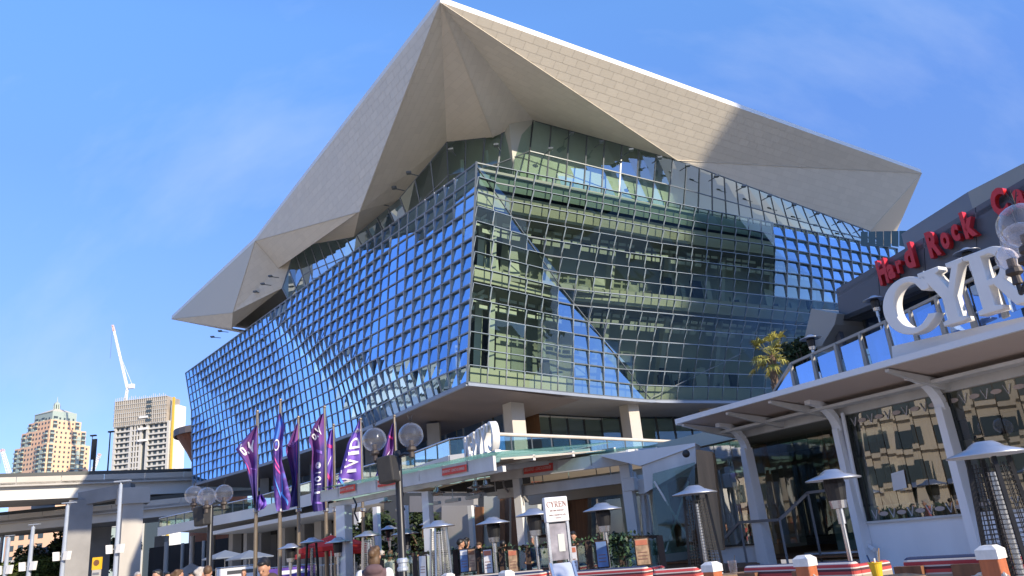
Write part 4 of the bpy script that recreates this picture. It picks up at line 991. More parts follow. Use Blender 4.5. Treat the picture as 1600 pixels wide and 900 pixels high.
# red letters on the dark fascia
hs = empty('hard_rock_sign', oncy(1460, 390, 3.4), 'red raised lettering reading Hard Rock Cafe on the dark grey fascia', 'sign')
slope = (f2 - f3).normalized()
for ch, xl, xr, yt, yb in (('H', 1372, 1390, 402, 448), ('a', 1388, 1402, 411, 438), ('r', 1402, 1414, 405, 428), ('d', 1413, 1432, 377, 423), ('R', 1449, 1472, 357, 405), ('o', 1471, 1488, 361, 392), ('c', 1488, 1503, 349, 380), ('k', 1503, 1528, 325, 375),
                           ('C', 1548, 1579, 291, 342), ('a', 1584, 1606, 293, 327), ('f', 1606, 1625, 265, 318), ('e', 1624, 1644, 270, 305)):
    xm, ym = (xl + xr) / 2, (yt + yb) / 2
    a, b = oncy(xl, ym, 3.36), oncy(xr, ym, 3.36); t, u = oncy(xm, yt, 3.36), oncy(xm, yb, 3.36)
    wd = (b - a).dot(CW); ht = (t - u).z * .92
    place_glyph(text_mesh(ch, 1, .16, .045), 'letter', ['red_letter'], hs, (a + b) / 2 * .5 + (t + u) / 2 * .5, (slope * .9 + CW * .1).normalized(), UZ, CN, wd * .84, ht)

# ================================================================== CAFE PAVILION with glass roof
Q0, Q1, Q2, Q3 = atz(500, 768, 4.0), atz(770, 712, 4.0), atz(765, 735, 4.0), atz(978, 704, 4.0)
pv = empty('cafe_pavilion', (-2, 25, 0), 'white steel cafe pavilion with glass roof and slim posts in front of the terrace', 'pavilion')
def sect(A_, B_, depth, back_):
    d = (B_ - A_).normalized(); n = V(-d.y, d.x, 0); n = n if n.y > 0 else -n
    MB().prism([A_, B_, B_ - UZ * .40, A_ - UZ * .36], n * .10).build('fascia', 'white_dirty', pv)
    L_ = (B_ - A_).length; k = max(3, round(L_ / 1.15))
    for i in range(k):
        a, b = A_ + d * (L_ * i / k + .02), A_ + d * (L_ * (i + 1) / k - .02)
        MB().prism([a + UZ * .06 - n * .25, b + UZ * .06 - n * .25, b + n * depth + UZ * .5, a + n * depth + UZ * .5], UZ * .02).build('roof_pane', 'roof_glass', pv)
    for i in range(k + 1 if back_ else k):
        a = A_ + d * (L_ * i / k)
        MB().prism([a + UZ * .02, a + n * depth + UZ * .45, a + n * depth + UZ * .1, a + n * .6 - UZ * .34, a - UZ * .3], d * .07).build('rafter', 'white_paint', pv)
    for t in (.3, .62, 1.0): MB().bar(A_ + n * depth * t - UZ * (.15 - .4 * t), B_ + n * depth * t - UZ * (.15 - .4 * t), .10, .16).build('purlin', 'white_dirty', pv)
    if back_:
        for i in range(k):   # folded fabric blinds below the glass
            a, b = A_ + d * (L_ * i / k + .1), A_ + d * (L_ * (i + 1) / k - .05)
            MB().prism([a + n * 1.2 - UZ * .02, b + n * 1.2 - UZ * .02, b + n * depth * .98 + UZ * .2, a + n * depth * .98 + UZ * .2], -UZ * .04).build('roof_blind', 'awning_fabric', pv)
    return d, n
d1, n1 = sect(Q0, Q1, 5.5, False); d2, n2 = sect(Q2, Q3, 5.0, True)
MB().prism([Q1 + n1 * .3 - UZ * .1, Q1 + n1 * 5 - UZ * .1 + UZ * .3, Q2 + n2 * 5 + UZ * .2, Q2 + n2 * .3 - UZ * .1], UZ * .04).build('roof_blind', 'awning_fabric', pv)
MB().prism([lerp(Q0, Q1, .45) + n1 * 1.0 - UZ * .1, Q1 + n1 * .8 - UZ * .1, Q1 + n1 * 5 + UZ * .2, lerp(Q0, Q1, .45) + n1 * 5 + UZ * .2], UZ * .03).build('roof_blind', 'awning_fabric', pv)
def post(px, py, P_, n_, off, wd, mt='white_paint', z0=0, label=None):
    p = onp(px, py, P_ + n_ * off, n_); MB().box(V(p.x, p.y, (p.z + z0) / 2), (wd, wd, p.z - z0), (d2, n2, UZ)).build('post', mt, pv); return p
for px, py, P_, n_, off, wd in ((537, 790, Q0, n1, .35, .38), (667, 768, Q0, n1, .6, .24), (808, 745, Q2, n2, .3, .24), (977, 725, Q2, n2, .3, .30), (588, 792, Q0, n1, 4.2, .22), (632, 790, Q0, n1, 4.6, .22), (1002, 742, Q2, n2, .9, .2), (735, 790, Q2, n2, 4.6, .18), (560, 800, Q0, n1, 6, .3)): post(px, py, P_, n_, off, wd)
# eaves beam and equipment under the roof
MB().bar(Q0 + n1 * .4 - UZ * .5, Q1 + n1 * .4 - UZ * .35, .12, .16).build('eaves_beam', 'white_dirty', pv)
MB().bar(Q2 + n2 * .5 - UZ * .75, Q3 + n2 * .5 - UZ * .75, .25, .3).build('eaves_beam', 'white_dirty', pv)
MB().bar(Q2 + n2 * 2.0 - UZ * .6, Q3 + n2 * 2.0 - UZ * .6, .3, .35).build('eaves_beam', 'awning_fabric', pv)
MB().bar(Q2 + n2 * 4.6 - UZ * .7 - d2 * 1, Q3 + n2 * 4.6 - UZ * .7, .3, .6).build('rear_beam', 'concrete_pale', pv)
rq = random.Random(9)
for i in range(9):
    t = rq.random(); P_, d_, n_, D_ = (Q0, d1, n1, (Q1 - Q0).length) if i < 6 else (Q2, d2, n2, (Q3 - Q2).length)
    p = P_ + d_ * D_ * (.08 + .84 * t) + n_ * rq.uniform(.8, 3.4) - UZ * rq.uniform(.55, .75)
    MB().lathe([(.0, .16), (.06, .16), (.08, .05), (.24, .0), (.22, -.03), (.0, -.04)], p, 12).bar(p + UZ * .1, p + UZ * .6, .03, .03).build('lamp_shade', 'steel', pv)
for i in range(7):
    t = .1 + .13 * i; p = Q0 + d1 * (Q1 - Q0).length * t + n1 * 4.3 - UZ * .62
    MB().box(p, (.75, .14, .12), (d1, n1, UZ)).bar(p, p + UZ * .4, .03, .03).build('strip_heater', 'white_dirty', pv)
for px, py in ((552, 782), (625, 765)): 
    q_ = [onp(px + dx, py + dy, Q0 - n1 * .05, n1) for dx, dy in ((0, -4), (5, 6), (2, 20), (7, 32))]; MB().path(q_, .03, 6).build('cable', 'black_metal', pv)
for px, py, mt in ((735, 738, 'concrete_dark'), (787, 760, 'concrete_dark'), (818, 775, 'concrete_dark')):
    p = onp(px, py, Q2 + n2 * .3, n2); MB().path([p + UZ * .35, p, p + d2 * .15 - UZ * .2], .03, 6).build('bracket', mt, pv)
# corner unit boxes at the right end
bxs = [(995, 713, .42, .30, 0), (985, 757, .38, .40, .3), (1007, 760, .34, .45, .6)]
for px, py, wd, ht, off in bxs:
    p = onp(px, py, Q2 + n2 * (.0 + off), n2); o = MB().box(p, (wd, .35, ht), (d2, n2, UZ)).build('equipment_box', 'white_paint', pv); bevel(o, .03)
# awning cassette at right
aw = [at(1003, 728, 22.3), at(1086, 693, 20.8), at(1088, 724, 20.8), at(1008, 770, 22.3)]
MB().prism(aw, V(.25, .6, 0)).build('awning_cassette', 'white_dirty', pv)
MB().prism([at(935, 712, 23.5), at(1086, 692, 20.75), at(1086, 697, 20.75), at(1000, 728, 22.3)], V(.3, .9, 0)).build('awning_cassette', 'white_paint', pv)
MB().ell(at(1072, 709, 20.6), .10).build('security_camera', 'black_plastic', pv)
# pipe at the posts
MB().path([onp(990, 760, Q2 + n2 * .6, n2), onp(1003, 762, Q2 + n2 * .6, n2), onp(1010, 860, Q2 + n2 * .6, n2)], .07, 8).build('downpipe', 'white_paint', pv)

# cafe room behind the pavilion
cf = empty('cafe_room', (3, 30, 0), 'dark cafe interior with timber columns behind the pavilion tables', 'building')
cfP = Q2 + n2 * 5.2
def onc(px, py, off=0): return onp(px, py, cfP + n2 * off, n2)
def cfp(xa, xb, ya, yb, mt, nm, off=0, th=.35):
    MB().prism([onc(xa, ya, off), onc(xb, ya, off), onc(xb, yb, off), onc(xa, yb, off)], n2 * th).build(nm, mt, cf)
cfp(600, 1120, 770, 905, 'interior_dark', 'rear_wall', 6)
cfp(742, 754, 792, 870, 'timber', 'timber_panel'); cfp(756, 781, 775, 870, 'interior_pale', 'wall_panel', .1); cfp(781, 789, 770, 870, 'timber', 'timber_panel'); cfp(799, 808, 770, 870, 'timber', 'timber_column')
cfp(886, 918, 750, 870, 'timber', 'timber_column', -.6); cfp(880, 887, 752, 870, 'timber_pale', 'timber_column', -.7)
cfp(640, 740, 775, 800, 'concrete_dark', 'wall_panel', .3); cfp(690, 742, 790, 872, 'concrete', 'wall_panel', .2)
cfp(815, 840, 785, 830, 'interior_pale', 'menu_board', 1.5); cfp(830, 886, 752, 768, 'rust', 'slatted_screen', .2)
cfp(842, 884, 835, 840, 'timber', 'bar_shelf', 1.2); cfp(842, 884, 812, 816, 'timber', 'bar_shelf', 1.2)
for k in range(10):
    p = onc(846 + k * 4, 834, 1.1); MB().lathe([(0, 0), (.05, 0), (.05, .22), (.02, .3), (.02, .38), (0, .38)], p, 8).build('bottle', random.choice(['tower_green', 'timber', 'steel', 'wine_red']), cf)
cfp(1028, 1050, 745, 870, 'grey_cladding', 'dark_column', -1)
for xa in range(920, 1085, 27): MB().quad(onc(xa, 752, -.2), onc(xa + 26, 752, -.2), onc(xa + 26, 865, -.2), onc(xa, 865, -.2)).build('window_pane', 'cafe_glass', cf)
MB().prism([onc(600, 905), onc(1120, 905), onc(1120, 905, 7), onc(600, 905, 7)], UZ * .05).build('floor', 'timber', cf)
tb = at(1104, 850, 20.4); MB().prism([at(1087, 702, 20.4), at(1113, 706, 20.4), at(1130, 860, 20.4), at(1100, 860, 20.4)], V(.2, .6, 0)).build('stone_column', 'timber_pale', cf)
for a_, b_ in (((1022, 752), (1078, 845)), ((1076, 752), (1040, 862))): MB().tube(at(*a_, 20.9), at(*b_, 20.9), .03, .03, 6).build('bracing_rod', 'white_dirty', cf)
MB().prism([at(1020, 740, 21), at(1086, 722, 20.6), at(1086, 860, 20.6), at(1020, 868, 21)], V(0, .03, 0)).build('window_pane', 'clear_glass', cf)
# red signs on the pavilion fascia
for i, (xa, xb, ya, yb, sl_, P_, n_, lb) in enumerate(((819, 864, 726, 738, -6, Q2, n2, 'red Breakfast Lunch and Dinner sign on the nearer pavilion fascia, biggest of the red signs'), (692, 729, 729, 740, -7, Q0, n1, 'red sign on the pavilion fascia right of the black lamp post'), (591, 618, 749, 759, -5, Q0, n1, 'red sign on the pavilion fascia just left of the black lamp post'), (532, 555, 759, 769, -5, Q0, n1, 'small red sign near the left end of the pavilion fascia'))):
    c4 = [onp(xa, ya - sl_ * .5, P_ - n_ * .03, n_), onp(xb, ya + sl_ * .5, P_ - n_ * .03, n_), onp(xb, yb + sl_ * .5, P_ - n_ * .03, n_), onp(xa, yb - sl_ * .5, P_ - n_ * .03, n_)]
    t = empty('fascia_sign', c4[3], lb, 'sign', 'red signs on the pavilion fascia')
    MB().prism(c4, -n_ * .03).build('sign_board', 'sign_red', t)
    rt = (c4[1] - c4[0]); wd = rt.length; upv = (c4[0] - c4[3]); ht = upv.length
    place_glyph(text_mesh('BREAKFAST - LUNCH & DINNER', 1, .004), 'lettering', ['text_pale'], t, sum(c4, V(0, 0, 0)) / 4 - n_ * .045, rt.normalized(), upv.normalized(), -n_, wd * .92, ht * .40)
# white letters seen almost edge on, above the pavilion roof
ws = empty('roof_letter_sign', at(750, 700, 25), 'white block letter sign seen almost edge on above the pavilion roof', 'sign')
pa, pb = at(728, 692, 29.5), at(777, 692, 25.5); dd = (pb - pa); dd.z = 0; Lw = dd.length; dd.normalize(); no_ = V(-dd.y, dd.x, 0)
for k, ch in enumerate('NERYC'):
    c = pa + dd * Lw * (k + .5) / 5; c.z = at(750, 690, 27).z
    place_glyph(curve_mesh(GLY[ch], .22, .015), 'letter', ['letter_white'], ws, c, -dd, UZ, no_, Lw / 5 * .9, .98)
MB().bar(V(pa.x, pa.y, at(750, 690, 27).z - .55), V(pb.x, pb.y, at(750, 690, 27).z - .55), .2, .1).build('sign_rail', 'white_paint', ws)
for t in (.1, .9): p = lerp(pa, pb, t); MB().box(V(p.x, p.y, (c.z - .6 + 4.2) / 2), (.1, .1, c.z - .6 - 4.2)).build('sign_leg', 'white_paint', ws)

# dining deck
MB().prism([V(-9, 27, 0), V(-1.6, 19.6, 0), V(3.6, 18.2, 0), V(7, 24, 0), V(5, 36, 0), V(-9, 36, 0)], V(0, 0, .6)).build('dining_deck', 'timber', kind='structure')

# ================================================================== STREET LAMPS WITH CLEAR GLOBES
def globe_lamp(bx, by, globes, zc, label, speaker=None, tall=None):
    t = empty('globe_lamp', (bx, by, 0), label, 'street lamp', 'lamps with clear globes'); b = V(bx, by, 0)
    m = MB().lathe([(.0, 0), (.17, 0), (.17, .15), (.11, .3), (.10, 1.0), (.08, 1.05), (.075, zc), (.05, zc + .1), (0, zc + .12)], b, 14); m.build('post', 'black_metal', t, True)
    if tall: MB().lathe([(.085, 1.35), (.11, 1.37), (.11, 1.42), (.085, 1.44), (.085, 1.5), (.11, 1.52), (.11, 1.57), (.085, 1.6)], b, 14).build('collar', 'grey_pole', t)
    for gx, gy, gz, r in globes:
        g = V(gx, gy, gz)
        MB().path([b + V(0, 0, zc - .02), V((bx + gx) / 2, (by + gy) / 2, zc + .0), V(gx, gy, zc - .05), V(gx, gy, gz - r * .98)], .03, 8).build('arm', 'black_metal', t)
        o = MB().lathe([(.0, -.22), (.06, -.2), (.05, -.1), (.10, -.06), (.09, 0), (.05, .02), (.05, .13), (0, .13)], g - V(0, 0, r * .93), 12).build('lamp_holder', 'lamp_socket', t)
        MB().ell(g, r, 28, 18).build('globe', 'globe_glass', t, True)
        m = MB()
        for k in range(6): m.tube(g + V(0, 0, r), g + V(math.cos(k) * .06, math.sin(k) * .06, r + .16), .006, .003, 4)
        m.build('bird_spike', 'black_metal', t)
    if speaker:
        p = b + V(*speaker); o = MB().box(p, (.34, .32, .52), (V(.9, -.3, .1).normalized(), V(.3, .95, 0).normalized(), V(-.1, 0, 1).normalized())).build('speaker', 'black_plastic', t); bevel(o, .03)
    return t
gl = []
for px, py, Y in ((585, 687, 16.3), (642, 680, 15.6)): p = at(px, py, Y); gl.append((p.x, p.y, p.z, .25))
b_ = at(628, 860, 16); globe_lamp(b_.x, b_.y, gl, at(622, 712, 16).z, 'tall black street lamp with two clear globes and a loudspeaker in front of the pavilion', (-.16, -.25, at(617, 735, 16).z), True)
gl = []
for px, py, Y in ((303, 773, 22.6), (323, 776, 22), (350, 771, 22.6)): p = at(px, py, Y); gl.append((p.x, p.y, p.z, .25))
b_ = at(327, 870, 22.6); globe_lamp(b_.x, b_.y, gl, at(327, 792, 22.6).z, 'black street lamp with three clear globes standing left of the flagpoles', (-.16, -.2, at(318, 807, 22.6).z), True)
gl = []
for px, py, r, Y in ((1597, 353, .25, 8.0), (1596, 376, .215, 8.5), (1578, 402, .165, 9.3)): p = at(px, py, Y); gl.append((p.x, p.y, p.z, r))
b_ = at(1725, 700, 8.0); globe_lamp(b_.x, b_.y, gl, at(1640, 400, 8.0).z, 'clear lamp globes cut off at the right edge above the white letters')
# slim grey plaza poles with white spot boxes
for px, yt, Y, sy, lb in ((189, 757, 50, 857, 'slim grey lamp pole with white spot boxes, nearest the concrete viaduct pier'), (215, 690, 0, 0, ''), (106, 790, 59, 868, 'slim grey lamp pole with spot boxes in front of the wide dark pier'), (52, 823, 75, 884, 'slim grey lamp pole with spot boxes, second from the left edge'), (14, 840, 88, 890, 'slim grey lamp pole with spot boxes nearest the left edge')):
    if not Y: continue
    p = at(px, yt, Y); b = V(p.x, p.y, 0); t = empty('lamp_pole', b, lb, 'lamp pole', 'grey lamp poles on the plaza')
    MB().tube(b, V(p.x, p.y, p.z), .17 * Y / 55, .12 * Y / 55, 10).build('pole', 'grey_pole', t)
    MB().box(V(p.x + .1, p.y, p.z + .2), (1.0, .3, .06)).tube(p, p + V(0, 0, .2), .05, .05, 6).build('lamp_head', 'grey_pole', t)
    z = at(px, sy, Y).z
    for d_, rt in ((-.42 * Y / 60, .25), (.38 * Y / 60, -.25)):
        MB().box(V(p.x + d_, p.y - .2, z), (.40 * Y / 60, .35, .62 * Y / 60), (V(math.cos(rt), math.sin(rt), 0), V(-math.sin(rt), math.cos(rt), 0), V(.12 if d_ > 0 else -.1, 0, 1).normalized())).build('spot_box', 'speaker_white', t)
    MB().bar(V(p.x - .5, p.y, z), V(p.x + .5, p.y, z), .06, .06).build('bracket', 'grey_pole', t)
# ================================================================== FLAGS
def flagpole(px, yt, Y, label):
    p = at(px, yt, Y); b = V(p.x, p.y, 0); t = empty('flagpole', b, label, 'flagpole', 'bronze flagpoles in a row')
    MB().tube(b, p, .085, .055, 10).build('pole', 'pole_bronze', t); MB().ell(p, .075, 10, 6).build('finial', 'pole_bronze', t)
    m = MB().lathe([(.10, 0), (.12, .02), (.12, .12), (.10, .14)], V(p.x, p.y, at(px, 800, Y).z), 10); m.path([V(p.x + .07, p.y - .07, at(px, 800, Y).z), V(p.x + .07, p.y - .07, p.z - .3)], .01, 4); m.build('halyard_clamp', 'steel', t)
def flag(rows, Y, mt, label, art=(), wob=1.0):
    o_ = at(rows[0][2], rows[0][0], Y)
    t = empty('flag', o_, label, 'flag', 'purple festival flags')
    ys = [r[0] for r in rows]; y0, y1 = ys[0], ys[-1]
    def edge_(s):
        y = y0 + (y1 - y0) * s
        for a, b in zip(rows, rows[1:]):
            if y <= b[0] + 1e-6:
                k = (y - a[0]) / (b[0] - a[0]); return y, a[1] + (b[1] - a[1]) * k, a[2] + (b[2] - a[2]) * k
        return rows[-1]
    sd = hash(label) % 7
    def P(s, u, off=0):
        y, xl, xr = edge_(max(0, min(1, s))); px = xl + (xr - xl) * u
        wv = (math.sin(u * 9 + s * 3 + sd) * .22 + math.sin(u * 4 - s * 7 + sd) * .16) * (1 - u * .7) * wob
        sag = (1 - u) * 3.0
        q = at(px, y + sag, Y + wv - off); return q
    NS_, NU_ = 26, 14; m = MB(); vs = [P(i / NS_, j / NU_) for i in range(NS_ + 1) for j in range(NU_ + 1)]
    m.add(vs, [(i * (NU_ + 1) + j, i * (NU_ + 1) + j + 1, (i + 1) * (NU_ + 1) + j + 1, (i + 1) * (NU_ + 1) + j) for i in range(NS_) for j in range(NU_)]); m.build('cloth', mt, t, True)
    for kind, s, u, ht, wd, rot, mm in art:    # flat print lying on the cloth
        if kind == 'stroke':
            mb = MB(); n = 8
            for k in range(n):
                t0, t1 = k / n, (k + 1) / n
                mb.quad(P(s + ht * t0, u + wd * t0, .035), P(s + ht * t1, u + wd * t1, .035), P(s + ht * t1 + rot, u + wd * t1, .035), P(s + ht * t0 + rot, u + wd * t0, .035))
            mb.build('print_stroke', mm, t)
        elif kind == 'ring':
            mb = MB()
            for k in range(16):
                a, b = k * .3927, (k + 1) * .3927
                mb.quad(*[P(s + ht * q * math.sin(g_), u + wd * q * math.cos(g_), .035) for q, g_ in ((1, a), (1, b), (rot, b), (rot, a))])
            mb.build('print_ring', mm, t)
        else:
            me = text_mesh(kind, 1, .0, .02); bm = bmesh.new(); bm.from_mesh(me); bmesh.ops.triangulate(bm, faces=bm.faces); bmesh.ops.subdivide_edges(bm, edges=bm.edges, cuts=1); bm.to_mesh(me); bm.free()
            xs = [v.co.x for v in me.vertices]; W_ = max(xs) - min(xs); H_ = .75
            ca, sa = math.cos(rot), math.sin(rot)
            def f(q, W_=W_): 
                a, b = q.x / W_, q.y / H_
                x, y = (a * ca - b * sa), (a * sa + b * ca)
                return P(s - y * ht, u + x * wd, .035) - o_
            map_mesh(me, f); me.materials.clear(); link('lettering', me, t, [mm])
FY = 32
fl = [(402, 643, 32), (438, 625, 32), (466, 652, 33), (507, 636, 32), (521, 664, 36), (563, 655, 33), (616, 650, 36)]
fpos = ['leftmost bronze flagpole, carrying a wide purple flag', 'tallest bronze flagpole, second from the left', 'third bronze flagpole from the left beside the narrow purple flag', 'bronze flagpole beside the flag with white sponsor emblems', 'short bronze flagpole behind the sponsor flag', 'bronze flagpole beside the big lettered purple flag', 'rightmost bronze flagpole behind the tall globe lamp']
for (px, yt, Y), lb in zip(fl, fpos): flagpole(px, yt, Y, lb)
flag([(664, 398, 402), (682, 382, 402), (699, 368, 402), (722, 384, 402), (742, 388, 402), (762, 393, 402), (795, 398, 404)], 31.9, 'flag_purple', 'wide purple flag with white lettering on the leftmost pole', (('b.V', .27, .50, .15, .72, .25, 'flag_white'), ('stroke', .38, .02, .16, .22, .05, 'flag_pink'), ('stroke', .50, .35, .02, .5, .012, 'flag_lilac')))
flag([(772, 403, 409), (782, 403, 416), (790, 403, 417), (795, 404, 412)], 31.7, 'flag_violet', 'loose lilac tail of the leftmost flag blown right of its pole', ())
flag([(645, 434, 438), (665, 430, 445), (690, 426, 442), (720, 427, 440), (750, 427, 448), (780, 429, 455), (796, 432, 452)], 31.8, 'flag_mixed', 'crumpled purple and bright blue flag on the tallest pole', (('ring', .32, .35, .06, .3, .75, 'flag_white'), ('stroke', .42, .1, .12, .5, .03, 'flag_pink'), ('stroke', .50, .1, .10, .5, .03, 'flag_pink'), ('stroke', .62, .1, .2, .3, .05, 'flag_blue'), ('stroke', .62, .7, .2, -.2, .05, 'flag_blue'), ('stroke', .80, .45, .12, .4, .04, 'flag_blue')), .7)
flag([(660, 463, 466), (676, 456, 466), (701, 446, 466), (722, 452, 466), (750, 457, 466), (791, 450, 465)], 32.9, 'flag_purple', 'narrow purple flag with a pink edge on the third pole from the left', (('stroke', .02, .82, .5, .0, .3, 'flag_pink'), ('VIVID', .25, .5, .07, .7, .8, 'flag_lilac')), .7)
flag([(645, 501, 506), (665, 488, 506), (685, 482, 507), (700, 488, 507), (740, 486, 507), (780, 486, 507), (797, 490, 508)], 31.8, 'flag_purple', 'dark purple flag with a column of small white sponsor emblems', (('b.V', .20, .45, .12, .7, .7, 'flag_white'), ('ring', .53, .5, .035, .22, .25, 'flag_white'), ('ring', .67, .5, .028, .25, .5, 'flag_white'), ('stroke', .60, .32, .0, .4, .012, 'flag_white'), ('stroke', .72, .3, .0, .45, .012, 'flag_white'), ('stroke', .80, .25, .0, .5, .02, 'flag_white'), ('stroke', .36, .3, .03, .5, .03, 'flag_lilac'), ('stroke', .90, .25, .01, .5, .02, 'flag_lilac')))
flag([(670, 515, 520), (690, 510, 520), (715, 508, 520), (745, 508, 520), (772, 510, 519)], 35.8, 'flag_violet', 'narrow violet flag with a white angle mark behind the sponsor flag', (('stroke', .20, .1, .05, .8, .05, 'flag_pink'), ('stroke', .40, .8, .13, -.5, .03, 'flag_white'), ('stroke', .38, .95, .15, -.1, .03, 'flag_white'), ('stroke', .62, .2, .12, .5, .08, 'flag_pink')))
flag([(655, 560, 563), (670, 553, 563), (690, 543, 563), (720, 535, 564), (740, 529, 564), (762, 525, 565)], 32.8, 'flag_violet', 'big violet flag with large white VIVID lettering running down it', (('V', .88, .40, .12, .7, 1.6, 'flag_white'), ('I', .74, .46, .05, .75, 1.6, 'flag_white'), ('V', .62, .55, .14, .72, 1.6, 'flag_white'), ('I', .48, .6, .05, .7, 1.6, 'flag_white'), ('D', .34, .62, .16, .75, 1.6, 'flag_white'), ('SYDNEY', .16, .65, .05, .8, .9, 'flag_white'), ('stroke', .80, .05, .15, .3, .05, 'flag_blue')), .6)
flag([(660, 612, 615), (680, 605, 615), (700, 600, 615), (720, 594, 612), (750, 583, 608)], 35.8, 'flag_purple', 'purple flag with pink and blue marks behind the tall globe lamp', (('stroke', .18, .1, .08, .8, .04, 'flag_pink'), ('stroke', .45, .75, .1, -.3, .025, 'flag_white'), ('stroke', .40, .9, .15, .05, .025, 'flag_white'), ('stroke', .68, .3, .1, .5, .05, 'flag_pink'), ('stroke', .78, .1, .12, .3, .05, 'flag_blue'), ('stroke', .80, .5, .1, .3, .05, 'flag_blue')))

# ================================================================== PATIO HEATERS
def dish(mb, z, r=.43): return mb.lathe([(0, z + .15), (.10, z + .145), (.16, z + .11), (.20, z + .075), (r, z), (r, z - .02), (.20, z + .05), (0, z + .08)], (0, 0, 0), 24)
def heater_pole():
    t = empty('patio_heater', (0, 0, 0), 'steel patio heater', 'patio heater', 'patio heaters'); 
    dish(MB(), 2.2).build('reflector', 'steel_dish', t, True)
    MB().lathe([(.14, 1.86), (.17, 2.12), (.15, 2.2), (0, 2.2)], n=16).build('burner', 'black_metal', t)
    MB().lathe([(0, 1.72), (.12, 1.74), (.14, 1.86), (.0, 1.87)], n=16).build('burner_base', 'steel', t)
    MB().lathe([(.035, .75), (.035, 1.5), (.06, 1.5), (.06, 1.74)], n=12).build('pole', 'steel', t)
    MB().lathe([(0, .02), (.26, .02), (.26, .08), (.20, .1), (.20, .72), (.17, .78), (0, .8)], n=18).build('gas_housing', 'steel', t); return t
def heater_pyr(legm='black_metal'):
    t = empty('patio_heater', (0, 0, 0), 'pyramid patio heater', 'patio heater', 'patio heaters')
    dish(MB(), 2.2).build('reflector', 'steel_dish', t, True)
    q0, q1 = .26, .15
    for i, j in ((1, 1), (1, -1), (-1, 1), (-1, -1)): MB().bar(V(i * q0, j * q0, .05), V(i * q1, j * q1, 2.16), .045, .045).build('leg', legm, t)
    for side in range(4):
        m = MB(); a = side * 1.5708; c_, s_ = math.cos(a), math.sin(a)
        rt = lambda x, y, z: V(x * c_ - y * s_, x * s_ + y * c_, z)
        for k in range(26):
            z = .75 + k * .052; h = q0 + (q1 - q0) * z / 2.16; m.bar(rt(-h, -h, z), rt(h, -h, z), .008, .008)
        for x in (-.4, 0, .4):
            m.bar(rt(x * .20, -.235, .75), rt(x * .16, -.165, 2.1), .008, .008)
        m.build('grille', legm, t)
    MB().tube(V(0, 0, .75), V(0, 0, 2.0), .05, .05, 12).build('flame_tube', 'steel', t)
    m = MB().add([V(i * q0, j * q0, .05) for i, j in ((-1, -1), (1, -1), (1, 1), (-1, 1))] + [V(i * .222, j * .222, .75) for i, j in ((-1, -1), (1, -1), (1, 1), (-1, 1))], [(0, 1, 5, 4), (1, 2, 6, 5), (2, 3, 7, 6), (3, 0, 4, 7), (4, 5, 6, 7)]); m.build('gas_housing', 'steel', t); return t
hp_, hb, hs_ = heater_pole(), heater_pyr('black_metal'), heater_pyr('steel'); used = {}
heat = [(hb, 1085, 769, 15.5, .4, 'black caged pyramid heater left of the white tapered column'), (hp_, 1301, 746, 13, 0, 'steel pole heater in front of the restaurant entrance steps'), (hb, 1541, 707, 9.3, .55, 'large black caged pyramid heater at the right edge by the striped sofa'), (hp_, 941, 795, 17.7, 0, 'steel pole heater right of the white menu sign'),
        (hp_, 770, 816, 20.2, 0, 'steel pole heater in front of the planter fence'), (hs_, 685, 821, 20.6, .5, 'silver pyramid heater with tall bright legs in front of the fence'), (hs_, 575, 836, 25, .3, 'pyramid heater behind the man in the mauve vest'), (hp_, 633, 833, 25, 0, 'heater just right of the tall globe lamp post under the pavilion'),
        (hp_, 608, 826, 34, 0, 'small distant heater deep under the pavilion roof'), (hp_, 671, 818, 33, 0, 'distant heater behind the second white pavilion post'), (hp_, 454, 855, 28, 0, 'steel pole heater left of the red umbrellas'), (hb, 487, 846, 28, .2, 'dark pyramid heater in front of the left red umbrella'), (hp_, 528, 846, 27, 0, 'pole heater just left of the thick white pavilion post'), (hp_, 834, 803, 18.6, 0, 'pole heater half hidden behind the white menu sign')]
for pr_, px, yt, Y, rz, lb in heat:
    p = at(px, yt, Y); f_ = pr_ not in used; used[pr_] = 1; place_copy(pr_, (p.x, p.y, p.z - 2.22), rz, lb, 1.0, f_)
for px, yt, off, lb in ((1366, 468, 2.2, 'heater on the balcony left of the big letter C'), (1266, 529, 1.6, 'heater at the left corner of the balcony beside the palm'), (1510, 394, 2.0, 'heater dish on the balcony above the letter Y')):
    p = oncy(px, yt, off); place_copy(hp_, (p.x, p.y, p.z - 2.2 * .62), 0, lb, .62)
# ================================================================== RED UMBRELLAS
def umbrella(px, yap, Y, rad, label):
    p = at(px, yap, Y); t = empty('red_umbrella', (p.x, p.y, 0), label, 'umbrella', 'red umbrellas')
    n = 8; m = MB(); vs = [p] + [V(p.x + rad * math.cos(i * 6.2832 / n), p.y + rad * math.sin(i * 6.2832 / n), p.z - .42) for i in range(n)] + [V(p.x + rad * math.cos(i * 6.2832 / n), p.y + rad * math.sin(i * 6.2832 / n), p.z - .58) for i in range(n)]
    m.add(vs, [(0, 1 + i, 1 + (i + 1) % n) for i in range(n)] + [(1 + i, 1 + n + i, 1 + n + (i + 1) % n, 1 + (i + 1) % n) for i in range(n)]); m.build('canopy', 'umbrella_red', t)
    m = MB()
    for i in range(n): m.bar(V(p.x, p.y, p.z - .06), V(p.x + rad * .97 * math.cos(i * 6.2832 / n), p.y + rad * .97 * math.sin(i * 6.2832 / n), p.z - .46), .02, .02)
    m.build('rib_frame', 'steel', t); MB().tube(V(p.x, p.y, 0), V(p.x, p.y, p.z + .05), .03, .03, 8).build('pole', 'steel', t)
